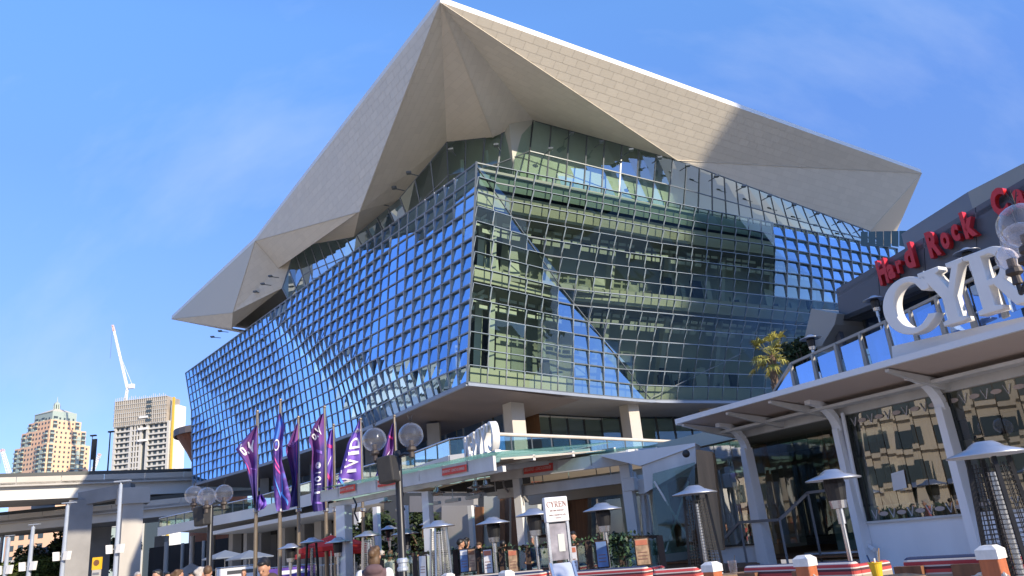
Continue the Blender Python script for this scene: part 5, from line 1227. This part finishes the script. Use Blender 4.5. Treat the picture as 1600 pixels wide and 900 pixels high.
umbrella(517, 836, 31, 1.25, 'open red umbrella left of the thick white pavilion post'); umbrella(553, 842, 33, 1.0, 'open red umbrella just right of the thick white pavilion post'); umbrella(497, 848, 34, 1.0, 'smaller red umbrella at the left behind the dark heater')
# ================================================================== PLANTER FENCE
fn = empty('planter_fence', at(780, 870, 20), 'glass panel fence with dark timber posts and ivy along the dining deck', 'fence')
fpx = [(596, 869, 23.5), (620, 868, 23), (648, 865, 22.5), (679, 863, 21.8), (711, 861, 21.2), (747, 859, 20.8), (783, 856, 20.3), (824, 854, 19.8), (872, 849, 19.3), (918, 846, 18.9), (968, 840, 18.5), (1030, 838, 18.2)]
fpt = [at(*q) for q in fpx]; ri = random.Random(11)
zb = .55
for i, p in enumerate(fpt): MB().box(V(p.x, p.y, (p.z + .02 + zb) / 2), (.13, .13, p.z - zb + .02)).build('fence_post', 'planter_wood', fn)
for a, b in zip(fpt, fpt[1:]):
    d = (b - a); L_ = d.length; d.normalize()
    MB().bar(a, b, .07, .06).build('fence_rail', 'planter_wood', fn)
    a2, b2 = a + d * .1, b - d * .1
    MB().prism([V(a2.x, a2.y, zb + .1), V(b2.x, b2.y, zb + .1), b2 - UZ * .08, a2 - UZ * .08], V(0, .012, 0)).build('glass_panel', 'rail_glass', fn)
m = MB()
for a, b in zip(fpt[:-1], fpt[1:]):
    for k in range(80):
        p = lerp(a, b, ri.random()) + V(ri.gauss(0, .07), ri.gauss(0, .08), ri.gauss(-.02, .05)); u = V(ri.gauss(0, 1), ri.gauss(0, 1), ri.gauss(0, 1)).normalized(); v = u.cross(V(0, 0, 1)).normalized(); s = ri.uniform(.03, .07)
        m.quad(p - u * s, p + v * s * .6, p + u * s, p - v * s * .6)
for k in range(700):
    p = lerp(fpt[9], fpt[10], ri.uniform(.5, 1.25)) + V(ri.gauss(0, .1), ri.gauss(-.1, .1), -abs(ri.gauss(0, .4)) + .1); u = V(ri.gauss(0, 1), ri.gauss(0, 1), ri.gauss(0, 1)).normalized(); v = u.cross(V(0, 0, 1)).normalized(); s = ri.uniform(.03, .07)
    m.quad(p - u * s, p + v * s * .6, p + u * s, p - v * s * .6)
m.build('ivy', 'leaf_ivy', fn, kind='stuff')
def poster(px, py, w_, h_, Y, mt, label, head='poster_red'):
    p = at(px, py, Y); t = empty('menu_poster', p, label, 'poster', 'framed posters on the fence')
    MB().box(p, (w_ + .05, .03, h_ + .05), (V(.97, -.22, 0), V(.22, .97, 0), UZ)).build('frame', 'planter_wood', t); MB().box(p - V(.005, .022, 0), (w_, .01, h_), (V(.97, -.22, 0), V(.22, .97, 0), UZ)).build('print', mt, t)
    MB().box(p - V(.008, .030, -h_ * .36), (w_ * .9, .006, h_ * .2), (V(.97, -.22, 0), V(.22, .97, 0), UZ)).build('heading', head, t)
    for k in range(3): MB().box(p - V(.008, .030, h_ * (.02 + .13 * k)), (w_ * .7, .006, h_ * .03), (V(.97, -.22, 0), V(.22, .97, 0), UZ)).build('text_line', 'text_brown', t)
for px, py, w_, h_, mt, lb, hd in ((661, 885, .18, .5, 'poster_white', 'narrow white poster left of the silver pyramid heater', 'poster_white'), (726, 876, .2, .5, 'poster_blue', 'blue poster on the fence left of the pole heater', 'poster_white'), (738, 875, .17, .48, 'poster_food', 'tan food poster beside the blue poster on the fence', 'timber'), (763, 877, .2, .52, 'poster_white', 'white poster with red heading beside the pole heater', 'poster_red'), (802, 877, .2, .5, 'poster_food', 'reddish food poster on the fence right of the pole heater', 'poster_red'), (895, 873, .2, .5, 'poster_white', 'white and red poster just right of the menu stand', 'poster_red'), (941, 866, .22, .5, 'poster_blue', 'blue poster behind the steel heater pole', 'poster_blue')):
    poster(px, py, w_, h_, 19.0 + (800 - px) * .013, mt, lb, hd)
poster(1004, 862, .28, .52, 17.6, 'poster_food', 'framed food poster with orange heading at the right end of the fence', 'poster_red')
# ================================================================== MENU SIGN STAND
p = at(868, 796, 14.8); mx_ = V(.93, .36, 0).normalized() if False else V(.965, .26, 0).normalized(); mn = V(mx_.y, -mx_.x, 0)
ms = empty('menu_stand', (p.x, p.y, 0), 'white lit box sign reading CYREN on a steel menu stand', 'menu stand')
o = MB().box(p, (.44, .16, .44), (mx_, mn, UZ)).build('sign_box', 'poster_white', ms); bevel(o, .02)
for k, ch in enumerate('CYREN'): place_glyph(curve_mesh(GLY[ch], .004), 'letter', ['text_brown'], ms, p + mx_ * ((k - 2) * .075) + UZ * .09 + mn * .084, mx_, UZ, mn, .07, .10)
for k, (tx, sz) in enumerate((('BAR GRILL SEAFOOD', .26), ('OPEN 12 NOON TIL LATE', .32), ('7 DAYS', .12))): place_glyph(text_mesh(tx, 1, .004), 'lettering', ['text_brown'], ms, p - UZ * (.0 + (.02 if k == 0 else .05 + .05 * k)) + mn * .084, mx_, UZ, mn, sz, .028)
zt, zl = p.z - .24, at(872, 880, 14.8).z
for s_ in (-.19, .19): MB().box(V(p.x, p.y, 0) + mx_ * s_ + UZ * (zt + zl) / 2, (.045, .09, zt - zl + .04), (mx_, mn, UZ)).build('side_rail', 'steel', ms)
MB().box(V(p.x, p.y, 0) + UZ * ((zt + zl) / 2 + .02), (.33, .05, zt - zl - .06), (mx_, mn, UZ)).build('menu_board', 'menu_screen', ms)
MB().box(V(p.x, p.y, 0) + UZ * ((zt + zl) / 2 + .0) + mn * .03 + mx_ * .04, (.12, .01, .3), (mx_, mn, UZ)).build('menu_print', 'interior_pale', ms)
MB().prism([V(p.x, p.y, zl) - mx_ * .2, V(p.x, p.y, zl) + mx_ * .2, V(p.x, p.y, zl - .5) + mx_ * .2 + mn * .28, V(p.x, p.y, zl - .5) - mx_ * .2 + mn * .28], mn * .03).build('foot_panel', 'grey_pole', ms)
for s_ in (-.21, .21): MB().bar(V(p.x, p.y, zl) + mx_ * s_, V(p.x, p.y, zl - .5) + mx_ * s_ + mn * .28, .045, .09).build('side_rail', 'steel', ms)
MB().box(V(p.x, p.y, (zl - .45) / 2) + mn * .1, (.36, .3, zl - .45), (mx_, mn, UZ)).build('base', 'grey_pole', ms)
# ================================================================== ROPE POSTS, SOFAS
rpx = [(1577, 8.4, 855, 1545), (0, 10.4, 870, 1256), (0, 11.6, 880, 1111), (0, 15.0, 893, 931 - 140), (0, 17.8, 897, 700)]
rlab = ['orange timber rope post with pale cap at the far right, largest of its row', 'orange timber rope post in front of the entrance steps', 'orange timber rope post below the black caged heater', 'small rope post cap in front of the planter fence', 'small rope post cap below the silver pyramid heater']
rp_ = []
for (_, Y, yy, px), lb in zip(rpx, rlab):
    p = at(px, yy, Y); rp_.append(p); t = empty('rope_post', (p.x, p.y, 0), lb, 'bollard', 'timber rope posts'); a = R_(38)
    ax = (V(math.cos(a), math.sin(a), 0), V(-math.sin(a), math.cos(a), 0), UZ)
    o = MB().box(V(p.x, p.y, (p.z - .1) / 2), (.19, .19, p.z - .1), ax).build('post', 'post_orange', t); bevel(o, .012)
    c = V(p.x, p.y, 0); m = MB(); k = .105
    cs = [c + ax[0] * i * k + ax[1] * j * k for i, j in ((-1, -1), (1, -1), (1, 1), (-1, 1))]
    m.add([q + UZ * (p.z - .11) for q in cs] + [q + UZ * (p.z - .02) for q in cs] + [c + (q - c) * .55 + UZ * (p.z + .02) for q in cs], [(0, 3, 2, 1)] + [(i, (i + 1) % 4, 4 + (i + 1) % 4, 4 + i) for i in range(4)] + [(4 + i, 4 + (i + 1) % 4, 8 + (i + 1) % 4, 8 + i) for i in range(4)] + [(8, 9, 10, 11)]); m.build('cap', 'post_cap', t)
rp_.insert(0, at(1760, 850, 6.6))
for i, (a, b) in enumerate(zip(rp_, rp_[1:])):
    a, b = a - UZ * .2, b - UZ * .2
    pts = [lerp(a, b, k / 14) - UZ * (.30 * math.sin(math.pi * k / 14)) for k in range(15)]
    m = MB()
    for st_ in range(3):
        sp = []
        for k in range(57):
            f = k / 56 * 14; j = min(13, int(f)); q = lerp(pts[j], pts[j + 1], f - j); an = k * 1.1 + st_ * 2.09
            d = (pts[j + 1] - pts[j]).normalized(); u = d.cross(UZ).normalized(); v = d.cross(u); sp.append(q + u * .016 * math.cos(an) + v * .016 * math.sin(an))
        m.path(sp, .017, 5)
    tag(m.build('rope', 'rope', None), ['thick pale rope running out of the frame from the largest rope post', 'sagging pale rope between the largest post and the one by the steps', 'pale rope between the post by the steps and the post below the caged heater', 'long pale rope passing in front of the striped sofas', 'far pale rope between the two small rope posts'][i], 'rope', 'ropes between the posts')
def sofa(a, b, zt, label, side=True):
    a, b = Vector(a), Vector(b); d = (b - a); d.z = 0; L_ = d.length; d.normalize(); n = V(-d.y, d.x, 0); n = n if n.y > 0 else -n
    c = (a + b) / 2; c.z = 0; ax = (d, n, UZ); t = empty('striped_sofa', c, label, 'sofa', 'striped lounge sofas')
    o = MB().box(c + UZ * (zt - .3), (L_, .2, .6), ax).build('backrest', 'sofa_stripe', t); bevel(o, .08, 4)
    o = MB().box(c + n * .42 + UZ * .42, (L_, .72, .22), ax).build('seat', 'sofa_stripe', t); bevel(o, .07, 3)
    MB().box(c + n * .3 + UZ * .16, (L_ * .96, .8, .3), ax).build('base', 'timber', t)
    for s_ in (-1, 1):
        o = MB().box(c + d * s_ * (L_ / 2 - .09) + n * .42 + UZ * (zt - .26), (.18, .75, .42), ax).build('armrest', 'sofa_stripe', t); bevel(o, .06, 3)
    if side:
        for s_ in (-.42, .1): o = MB().box(c + d * L_ * s_ - n * .15 + UZ * (zt - .36), (.34, .09, .52), ax).build('wood_panel', 'timber', t)
def sg(pxa, pya, Ya, pxb, pyb, Yb): return at(pxa, pya, Ya), at(pxb, pyb, Yb)
a, b = sg(1412, 874, 10.6, 1590, 858, 9.6); sofa(a, b, (a.z + b.z) / 2, 'long striped sofa at the lower right behind the largest rope post')
a, b = sg(1165, 886, 12.8, 1338, 873, 11.2); sofa(a, b, (a.z + b.z) / 2, 'striped sofa in front of the entrance steps, second from the right')
a, b = sg(1020, 890, 14.6, 1092, 886, 14.2); sofa(a, b, (a.z + b.z) / 2, 'striped sofa left of the rope post below the caged heater', False)
a, b = sg(868, 893, 17.0, 1012, 884, 15.8); sofa(a, b, (a.z + b.z) / 2, 'striped sofa behind the menu stand in front of the fence', False)
a, b = sg(690, 899, 18.8, 850, 893, 18.0); sofa(a, b, (a.z + b.z) / 2, 'striped sofa farthest left, below the silver heater', False)
# small table, bucket and cup
p = at(1368, 884, 10.0); tt = empty('side_table', (p.x + .1, p.y, 0), 'small timber table between the two right striped sofas', 'table'); zt = at(1368, 903, 10.).z
MB().box(V(p.x + .1, p.y, zt - .02), (.75, .6, .04)).build('table_top', 'timber_pale', tt)
for i in (-.3, .3):
    for j in (-.22, .22): MB().box(V(p.x + .1 + i, p.y + j, zt / 2 - .02), (.05, .05, zt - .04)).build('leg', 'timber', tt)
bk_ = empty('yellow_bucket', (p.x, p.y, zt), 'small yellow bucket with cutlery and straws on the side table', 'bucket')
MB().lathe([(0, .004), (.055, .004), (.075, .16), (.085, .165), (.085, .175), (.07, .175), (.05, .02), (0, .02)], (p.x, p.y, zt), 18).build('pail', 'bucket_yellow', bk_)
for k, (dx, h_, mt) in enumerate(((-.05, .26, 'balcony_glass'), (.0, .22, 'poster_white'), (.05, .33, 'timber_pale'), (.035, .3, 'steel'))): MB().bar(V(p.x + dx * .5, p.y, zt + .03), V(p.x + dx * 1.6, p.y - .01, zt + h_), .018, .012).build('straw', mt, bk_)
p = at(1145, 886, 13.4); cp_ = empty('drinking_glass', (p.x, p.y, p.z - .1), 'clear glass with a straw by the rope post below the caged heater', 'glass')
MB().lathe([(0, 0), (.06, 0), (.075, .2), (.07, .2), (.055, .02), (0, .02)], (p.x, p.y, p.z - .1), 14).build('tumbler', 'globe_glass', cp_); MB().bar(V(p.x, p.y, p.z - .08), V(p.x + .06, p.y, p.z + .18), .008, .008).build('straw', 'black_plastic', cp_)
tt = empty('side_table', (p.x, p.y, 0), 'small table under the clear glass beside the striped sofa', 'table'); MB().box(V(p.x, p.y, p.z - .12), (.6, .6, .04)).build('table_top', 'timber_pale', tt); MB().box(V(p.x, p.y, (p.z - .14) / 2), (.1, .1, p.z - .14)).build('leg', 'timber', tt)
# ================================================================== PALM AND SHRUB beside the balcony
p = at(1204, 552, 30); pb = at(1213, 612, 30); pt = empty('palm_tree', (p.x + .6, p.y, 0), 'fan palm with shaggy golden green crown rising behind the balcony', 'tree')
rn = random.Random(21); top = p - UZ * .1
m = MB().tube(V(p.x + .6, p.y, 0), V(pb.x, pb.y, pb.z), .17, .13, 10).tube(V(pb.x, pb.y, pb.z), top, .13, .16, 10)
for k in range(60):
    t_ = rn.random(); q = lerp(V(pb.x, pb.y, pb.z - 1), top, t_); a = rn.uniform(0, 6.28); m.tube(q + V(math.cos(a) * .13, math.sin(a) * .13, 0), q + V(math.cos(a) * .2, math.sin(a) * .2, .12), .03, .01, 4)
m.build('trunk', 'bark', pt)
for k in range(46):
    a = rn.uniform(0, 6.28); el = rn.uniform(-.75, 1.2); L1 = rn.uniform(.45, .85); d = V(math.cos(a) * math.cos(el), math.sin(a) * math.cos(el), math.sin(el)); e = top + d * L1
    m = MB().tube(top, e, .012, .008, 4)
    sd_ = d.cross(UZ).normalized() if abs(d.z) < .95 else V(1, 0, 0); up_ = sd_.cross(d)
    for j in range(-7, 8):
        an = j * .17; bd = (d * math.cos(an) + sd_ * math.sin(an)).normalized(); l2 = rn.uniform(.34, .52) * (1 - abs(j) * .03)
        mid = e + bd * l2 * .6; tip = e + bd * l2 - UZ * rn.uniform(.05, .22); wv = bd.cross(up_).normalized() * .024
        m.quad(e - wv * .4, mid - wv, mid + wv, e + wv * .4); m.add([mid - wv, tip, mid + wv], [(0, 1, 2)])
    m.build('frond', 'leaf_palm', pt)
p = oncy(1254, 562, 3.0); tree('round_shrub', p.x, p.y, (p.z - 4.56) / .65, .55, 'leaf_dark', 'dark rounded shrub beside the palm at the balcony corner', 'shrub', 2400, .06, None, 4.56, 77)
for px, Y, lb, sd_ in ((585, 36, 'dark leafy tree deep behind the pavilion left of the globe lamp', 4), (660, 38, 'dark leafy tree deep behind the second pavilion post', 5)):
    p = at(px, 860, Y); tree('tree', p.x, p.y, 3.6, 1.3, 'leaf_dark', lb, 'tree', 1800, .14, 'potted trees behind the pavilion', 0, sd_)
# ================================================================== INFO TOTEM, BARRIERS
p = at(152, 878, 55); t = empty('info_totem', (p.x, p.y, 0), 'yellow topped bus stop totem in front of the dark viaduct opening', 'sign'); zt = p.z
MB().box(V(p.x, p.y, zt / 2 - .2), (.55, .15, zt - .4)).build('column', 'concrete', t); MB().box(V(p.x, p.y, zt - .1), (.6, .18, .8)).build('sign_panel', 'yellow_sign', t)
m = MB(); m.prism([V(p.x + .2 * math.cos(k * .45), p.y - .1, zt - .05 + .2 * math.sin(k * .45)) for k in range(14)], V(0, -.01, 0)); m.build('emblem', 'timber', t)
for k in range(3): MB().box(V(p.x, p.y - .09, zt - .75 - k * .25), (.42, .02, .14)).build('text_line', 'grey_roof', t)
for i, (px, Y, mt, lb) in enumerate(((374, 38, 'poster_white', 'white crowd barrier with a dark lettered banner left of the young man'), (455, 36, 'flag_violet', 'crowd barrier with a violet printed banner right of the young man'), (492, 36, 'flag_white', 'white slatted crowd barrier behind the steel heater at centre left'))):
    p = at(px, 888, Y); t = empty('crowd_barrier', (p.x, p.y, 0), lb, 'barrier', 'crowd barriers'); m = MB(); z1 = p.z + .1
    for x in (-1.1, 1.1): m.tube(V(p.x + x, p.y, 0), V(p.x + x, p.y, z1), .02, .02, 6)
    for z in (.25, z1): m.tube(V(p.x - 1.1, p.y, z), V(p.x + 1.1, p.y, z), .02, .02, 6)
    for k in range(14): m.tube(V(p.x - 1.0 + k * .154, p.y, .25), V(p.x - 1.0 + k * .154, p.y, z1), .01, .01, 4)
    m.build('frame', 'steel', t)
    if i < 2: MB().box(V(p.x, p.y - .03, z1 - .4), (2.1, .02, .7)).build('banner', mt, t); MB().box(V(p.x + .1, p.y - .045, z1 - .25), (1.3, .01, .16)).build('print', 'interior_dark' if i == 0 else 'flag_white', t)
# white tables / parasols under the terrace, shade put into their grey colour
for px, Y, lb in ((352, 52, 'white folded table umbrella with shade in its colour under the terrace left of the first flagpole'), (390, 50, 'pale table umbrella greyed for shade under the terrace behind the first flagpole')):
    p = at(px, 862, Y); t = empty('table_umbrella', (p.x, p.y, 0), lb, 'umbrella', 'pale umbrellas under the terrace')
    MB().lathe([(0, p.z + .1), (1.5, p.z - .35), (1.5, p.z - .42), (0, p.z)], (p.x, p.y, 0), 8).build('canopy', 'umbrella_shaded', t); MB().tube(V(p.x, p.y, 0), V(p.x, p.y, p.z), .03, .03, 6).build('pole', 'steel', t)

# ================================================================== PEOPLE
VOX = .014
def remesh(mb, vox=VOX, sm=3):
    me = mb.mesh('body', []); ob = bpy.data.objects.new('body', me); C.objects.link(ob)
    r = ob.modifiers.new('r', 'REMESH'); r.mode = 'VOXEL'; r.voxel_size = vox; r.use_smooth_shade = True
    s = ob.modifiers.new('s', 'SMOOTH'); s.factor = .5; s.iterations = sm
    dg = bpy.context.evaluated_depsgraph_get(); out = bpy.data.meshes.new_from_object(ob.evaluated_get(dg)); bpy.data.objects.remove(ob); out.materials.clear(); return out
def rotm(pts, piv, M3): return [piv + M3 @ (p - piv) for p in pts]
def figure(pose, head_pitch=0, head_yaw=0, vox=VOX, hood=False, long_hair=False, arms='down', sleeve=True):
    """returns dict of meshes; figure stands at origin facing -Y, height 1.75"""
    dz = -.42 if pose == 'sit' else 0
    body, top, trs, hair, face, slv = MB(), MB(), MB(), MB(), MB(), MB()
    H = Matrix.Rotation(head_yaw, 3, 'Z') @ Matrix.Rotation(head_pitch, 3, 'X'); pv_ = V(0, .01, 1.50 + dz)
    h0 = len(body.v)
    body.ell((0, -.01, 1.635 + dz), (.076, .096, .112), 18, 12); body.ell((0, -.035, 1.565 + dz), (.056, .066, .062), 14, 9)
    body.ell((0, -.108, 1.612 + dz), (.015, .024, .028)); body.ell((0, -.092, 1.565 + dz), (.026, .014, .01)); body.ell((0, -.088, 1.662 + dz), (.055, .018, .014))
    for sx in (-1, 1): body.ell((sx * .078, .005, 1.615 + dz), (.012, .022, .034))
    body.v[h0:] = rotm(body.v[h0:], pv_, H)
    body.cap(V(0, .02, 1.42 + dz), V(0, .0, 1.54 + dz), .058, .052)
    body.ell((0, .01, 1.28 + dz), (.165, .105, .2), 16, 10); body.ell((0, 0, 1.08 + dz), (.135, .095, .18), 16, 10); body.ell((0, 0, .95 + dz), (.16, .115, .13), 16, 10)
    top.ell((0, .01, 1.28 + dz), (.195 if sleeve else .17, .135, .215), 18, 12); top.ell((0, 0, 1.06 + dz), (.175, .13, .2), 18, 12); top.ell((0, 0, .93 + dz), (.185, .14, .12), 18, 10); top.ell((0, .015, 1.43 + dz), (.10, .085, .05), 14, 8)
    hr0 = len(hair.v)
    hair.ell((0, .022, 1.668 + dz), (.088, .098, .10), 18, 12); hair.ell((0, -.055, 1.722 + dz), (.062, .052, .035), 14, 8)
    if long_hair: hair.ell((0, .06, 1.57 + dz), (.088, .065, .11), 14, 10); hair.ell((.02, .12, 1.66 + dz), (.055, .05, .055), 12, 8); hair.ell((-.04, .06, 1.72 + dz), (.05, .06, .05), 12, 8)
    hair.v[hr0:] = rotm(hair.v[hr0:], pv_, H)
    for sx in (-1, 1):
        e = MB().ell((sx * .032, -.0985, 1.628 + dz), (.011, .007, .007), 8, 6); b0 = len(face.v); face.v += rotm(e.v, pv_, H); face.f += [tuple(b0 + i for i in f) for f in e.f]; face.mi += e.mi
        sh = V(sx * .185, .01, 1.40 + dz)
        if arms == 'down': el, wr = V(sx * .245, .03, 1.13 + dz), V(sx * .26, -.04, .90 + dz)
        elif arms == 'front': el, wr = V(sx * .25, .02, 1.14 + dz), V(sx * .07, -.24, 1.16 + dz)
        elif arms == 'table': el, wr = V(sx * .25, -.05, 1.16 + dz), V(sx * .12, -.30, 1.12 + dz)
        else: el, wr = V(sx * .25, -.08, 1.16 + dz), V(sx * .06, -.17, 1.44 + dz)
        for mb, r in ((body, 1.), (slv, 1.28)): mb.cap(sh, el, .055 * r, .043 * r); mb.cap(el, lerp(el, wr, 1 if mb is body else .93), .042 * r, .028 * (r if mb is body else 1.5))
        top.ell(sh + V(-sx * (.01 if sleeve else .05), 0, .0), (.085, .085, .075) if sleeve else (.06, .08, .07), 12, 8)
        d = (wr - el).normalized(); sdv = V(0, -1, 0) if arms == 'down' else V(-sx, 0, 0); nn_ = d.cross(sdv).normalized(); sdv = nn_.cross(d).normalized()
        pc = wr + d * .05; body.cap(wr, wr + d * .085, .027, .03); body.cap(wr + sdv * .015, wr + d * .08 + sdv * .02, .02, .02)
        for k, (o_, l_) in enumerate(((-.027, .055), (-.009, .068), (.010, .062), (.027, .05))):
            r0 = wr + d * .085 + sdv * o_; m1 = r0 + d * l_ * .55 + nn_ * .006; m2 = m1 + d * l_ * .4 + nn_ * .022; body.cap(r0, m1, .0095, .0088); body.cap(m1, m2, .0088, .0075)
        th0 = wr + d * .03 + sdv * .028; th1 = th0 + d * .035 + sdv * .022; body.cap(th0, th1, .012, .010); body.cap(th1, th1 + d * .028 + nn_ * .01, .010, .008)
        hp = V(sx * .09, 0, .93 + dz)
        if pose == 'sit': kn, an = V(sx * .12, -.44, .52), V(sx * .12, -.42, .09)
        elif pose == 'walk': kn, an = V(sx * .1, -.12 * sx, .5), V(sx * .1, .12 * sx + .05, .10)
        else: kn, an = V(sx * .1, -.01, .5), V(sx * .105, .03, .09)
        for mb, r in ((body, 1.), (trs, 1.18)): mb.cap(hp, kn, .085 * r, .058 * r); mb.cap(kn, an, .058 * r, .042 * (r if mb is body else 1.45))
        body.ell(an + V(0, -.07, -.045), (.045, .13, .04), 12, 8)
    trs.ell((0, 0, .95 + dz), (.172, .128, .12), 16, 10)
    if hood: top.ell((0, .10, 1.46 + dz), (.13, .075, .075), 14, 9); top.ell((0, .05, 1.49 + dz), (.11, .08, .04), 14, 9)
    if sleeve:
        b0 = len(top.v); top.v += slv.v; top.f += [tuple(b0 + i for i in f) for f in slv.f]; top.mi += slv.mi; slv = None
    fm = face.mesh('eye', [])
    return dict(body=remesh(body, vox, 2), top=remesh(top, vox * 1.3, 5), trousers=remesh(trs, vox * 1.5, 4), hair=remesh(hair, vox * 1.2, 3), eyes=fm, sleeves=remesh(slv, vox * 1.3, 3) if slv else None)
def person(fig, loc, rz, label, top, trousers, hair, sleeves=None, sc=1.0, group='people around the cafe and plaza', skin='skin'):
    t = empty('person', loc, label, 'person', group, rz); t.scale = (sc, sc, sc)
    for nm, me, mt in (('body', fig['body'], skin), ('jacket', fig['top'], top), ('trousers', fig['trousers'], trousers), ('hair', fig['hair'], hair), ('eyes', fig['eyes'], 'eye_dark'), ('sleeves', fig['sleeves'], sleeves)):
        if me is None: continue
        o = bpy.data.objects.new(nm, me); C.objects.link(o); o.parent = t
        if not me.materials: me.materials.append(None)
        o.material_slots[0].link = 'OBJECT'; o.material_slots[0].material = M[mt]
    return t
f_down = figure('stand', .5, .35, .012, hood=True, arms='front')
f_vest = figure('stand', .05, 0, .012, hood=True, long_hair=True, arms='down', sleeve=False)
f_walk = figure('walk', .1, .2, .018); f_walk2 = figure('walk', 0, -.2, .018, hood=True, long_hair=True)
f_sit = figure('sit', .15, .1, .018, arms='table'); f_sit2 = figure('sit', .2, -.3, .018, arms='chin'); f_sit3 = figure('sit', .1, .2, .018, long_hair=True, arms='table')
def by_head(px, ytop, Y, sit=False):
    p = at(px, ytop, Y); hh = 1.335 if sit else 1.765
    return (p.x, p.y, p.z - hh)
x, y, z = by_head(415, 868, 11.8)
pm = person(f_down, (x, y, 0), -.45 + math.pi * 0, 'young man with black hair in dark brown jacket looking down at his hands', 'cloth_brown', 'cloth_denim', 'hair_black', sc=(z + 1.765) / 1.765)
sh = MB().ell((0, -.118, 1.25), (.045, .03, .16), 10, 8).mesh('shirt', ['cloth_white'], smooth=True); o = link('shirt', sh, pm)
tag(link('phone', MB().box((0, -.30, 1.22), (.075, .012, .15)).mesh('phone', ['black_plastic']), pm))
x, y, z = by_head(584, 853, 11.5)
person(f_vest, (x, y, 0), math.pi + .1, 'person seen from behind in a mauve hooded vest with white sleeves', 'cloth_mauve', 'cloth_denim', 'hair_brown', 'cloth_white', sc=(z + 1.765) / 1.765)
crowd = [(215, 893, 22, f_walk, .6, 'cloth_grey', 'hair_grey', 'grey haired walker at the left of the crowd, head just in frame'), (247, 889, 19, f_walk, -.8, 'cloth_brown', 'hair_black', 'dark haired walker with warm lit face left of the three globe lamp'), (262, 893, 21, f_walk2, .9, 'cloth_black', 'hair_black', 'short dark haired walker just left of the person with a bowed head'), (279, 889, 18, f_walk2, 2.6, 'cloth_black', 'hair_brown', 'brown haired walker facing away below the three globe lamp'),
         (314, 885, 18, f_walk2, 2.9, 'cloth_pink', 'hair_grey', 'walker in a pink jacket and pale hat by the globe lamp post'), (325, 883, 17, f_walk, 3.0, 'cloth_navy', 'hair_brown', 'walker in a navy top with brown hair by the globe lamp post'), (381, 889, 27, f_walk2, .4, 'cloth_red', 'hair_brown', 'small distant person in red left of the young man'), (300, 893, 24, f_walk, -.5, 'cloth_grey', 'hair_black', 'distant walker between the pink jacket and the bowed head')]
for px, yt, Y, fg, rz, tp, hr, lb in crowd:
    x, y, z = by_head(px, yt, Y); person(fg, (x, y, 0), rz, lb, tp, 'cloth_denim', hr, sc=max(.8, (z + 1.765) / 1.765))
diners = [(596, 860, 24.5, f_sit, 2.7, 'cloth_white', 'hair_grey', 'white haired diner just right of the mauve vest'), (609, 860, 24, f_sit3, 3.1, 'cloth_grey', 'hair_brown', 'diner with brown hair in a grey jumper left of the tall lamp post'), (622, 858, 25, f_sit2, 1.5, 'cloth_red', 'hair_black', 'diner in red beside the tall lamp post'), (651, 862, 26, f_sit, .3, 'cloth_brown', 'hair_brown', 'diner deep under the roof right of the tall lamp post'), (662, 861, 26.5, f_sit2, .8, 'cloth_black', 'hair_black', 'dark clothed diner behind the second white post'),
          (718, 842, 21.6, f_sit, 1.9, 'cloth_black', 'hair_black', 'tall diner in a black suit leaning behind the silver heater'), (728, 840, 22.5, f_sit3, 2.4, 'cloth_black', 'hair_black', 'diner with long black hair beside the suited diner'), (748, 847, 22, f_sit2, .2, 'cloth_denim', 'hair_brown', 'brown haired diner in blue looking down at the table'), (785, 844, 22, f_sit, 2.8, 'cloth_black', 'hair_black', 'dark haired diner seen from behind right of the pole heater'),
          (834, 836, 20.6, f_sit, -.6, 'cloth_navy', 'hair_grey', 'balding diner in navy left of the menu stand'), (895, 830, 20, f_sit2, .1, 'cloth_black', 'hair_black', 'dark haired diner with hand at chin right of the menu stand')]
for px, yt, Y, fg, rz, tp, hr, lb in diners:
    x, y, z = by_head(px, yt, Y, True); person(fg, (x, y, z), rz, lb, tp, 'cloth_denim', hr)
    st_ = empty('cafe_stool', (x, y, .6), 'timber stool under the ' + ' '.join(lb.split()[:10]), 'stool', 'cafe stools'); m = MB().box(V(x, y, z + .42), (.4, .4, .05)); m.build('seat', 'timber', st_)
    for i in (-.16, .16):
        for j in (-.16, .16): MB().box(V(x + i, y + j, (z + .4 + .6) / 2), (.04, .04, max(.1, z + .4 - .6))).build('leg', 'timber', st_)
p = at(936, 690, 60); person(f_walk, (p.x, p.y, 6.7), .5, 'small person in black standing on the upper terrace by the pale handrail', 'cloth_black', 'cloth_black', 'hair_black')
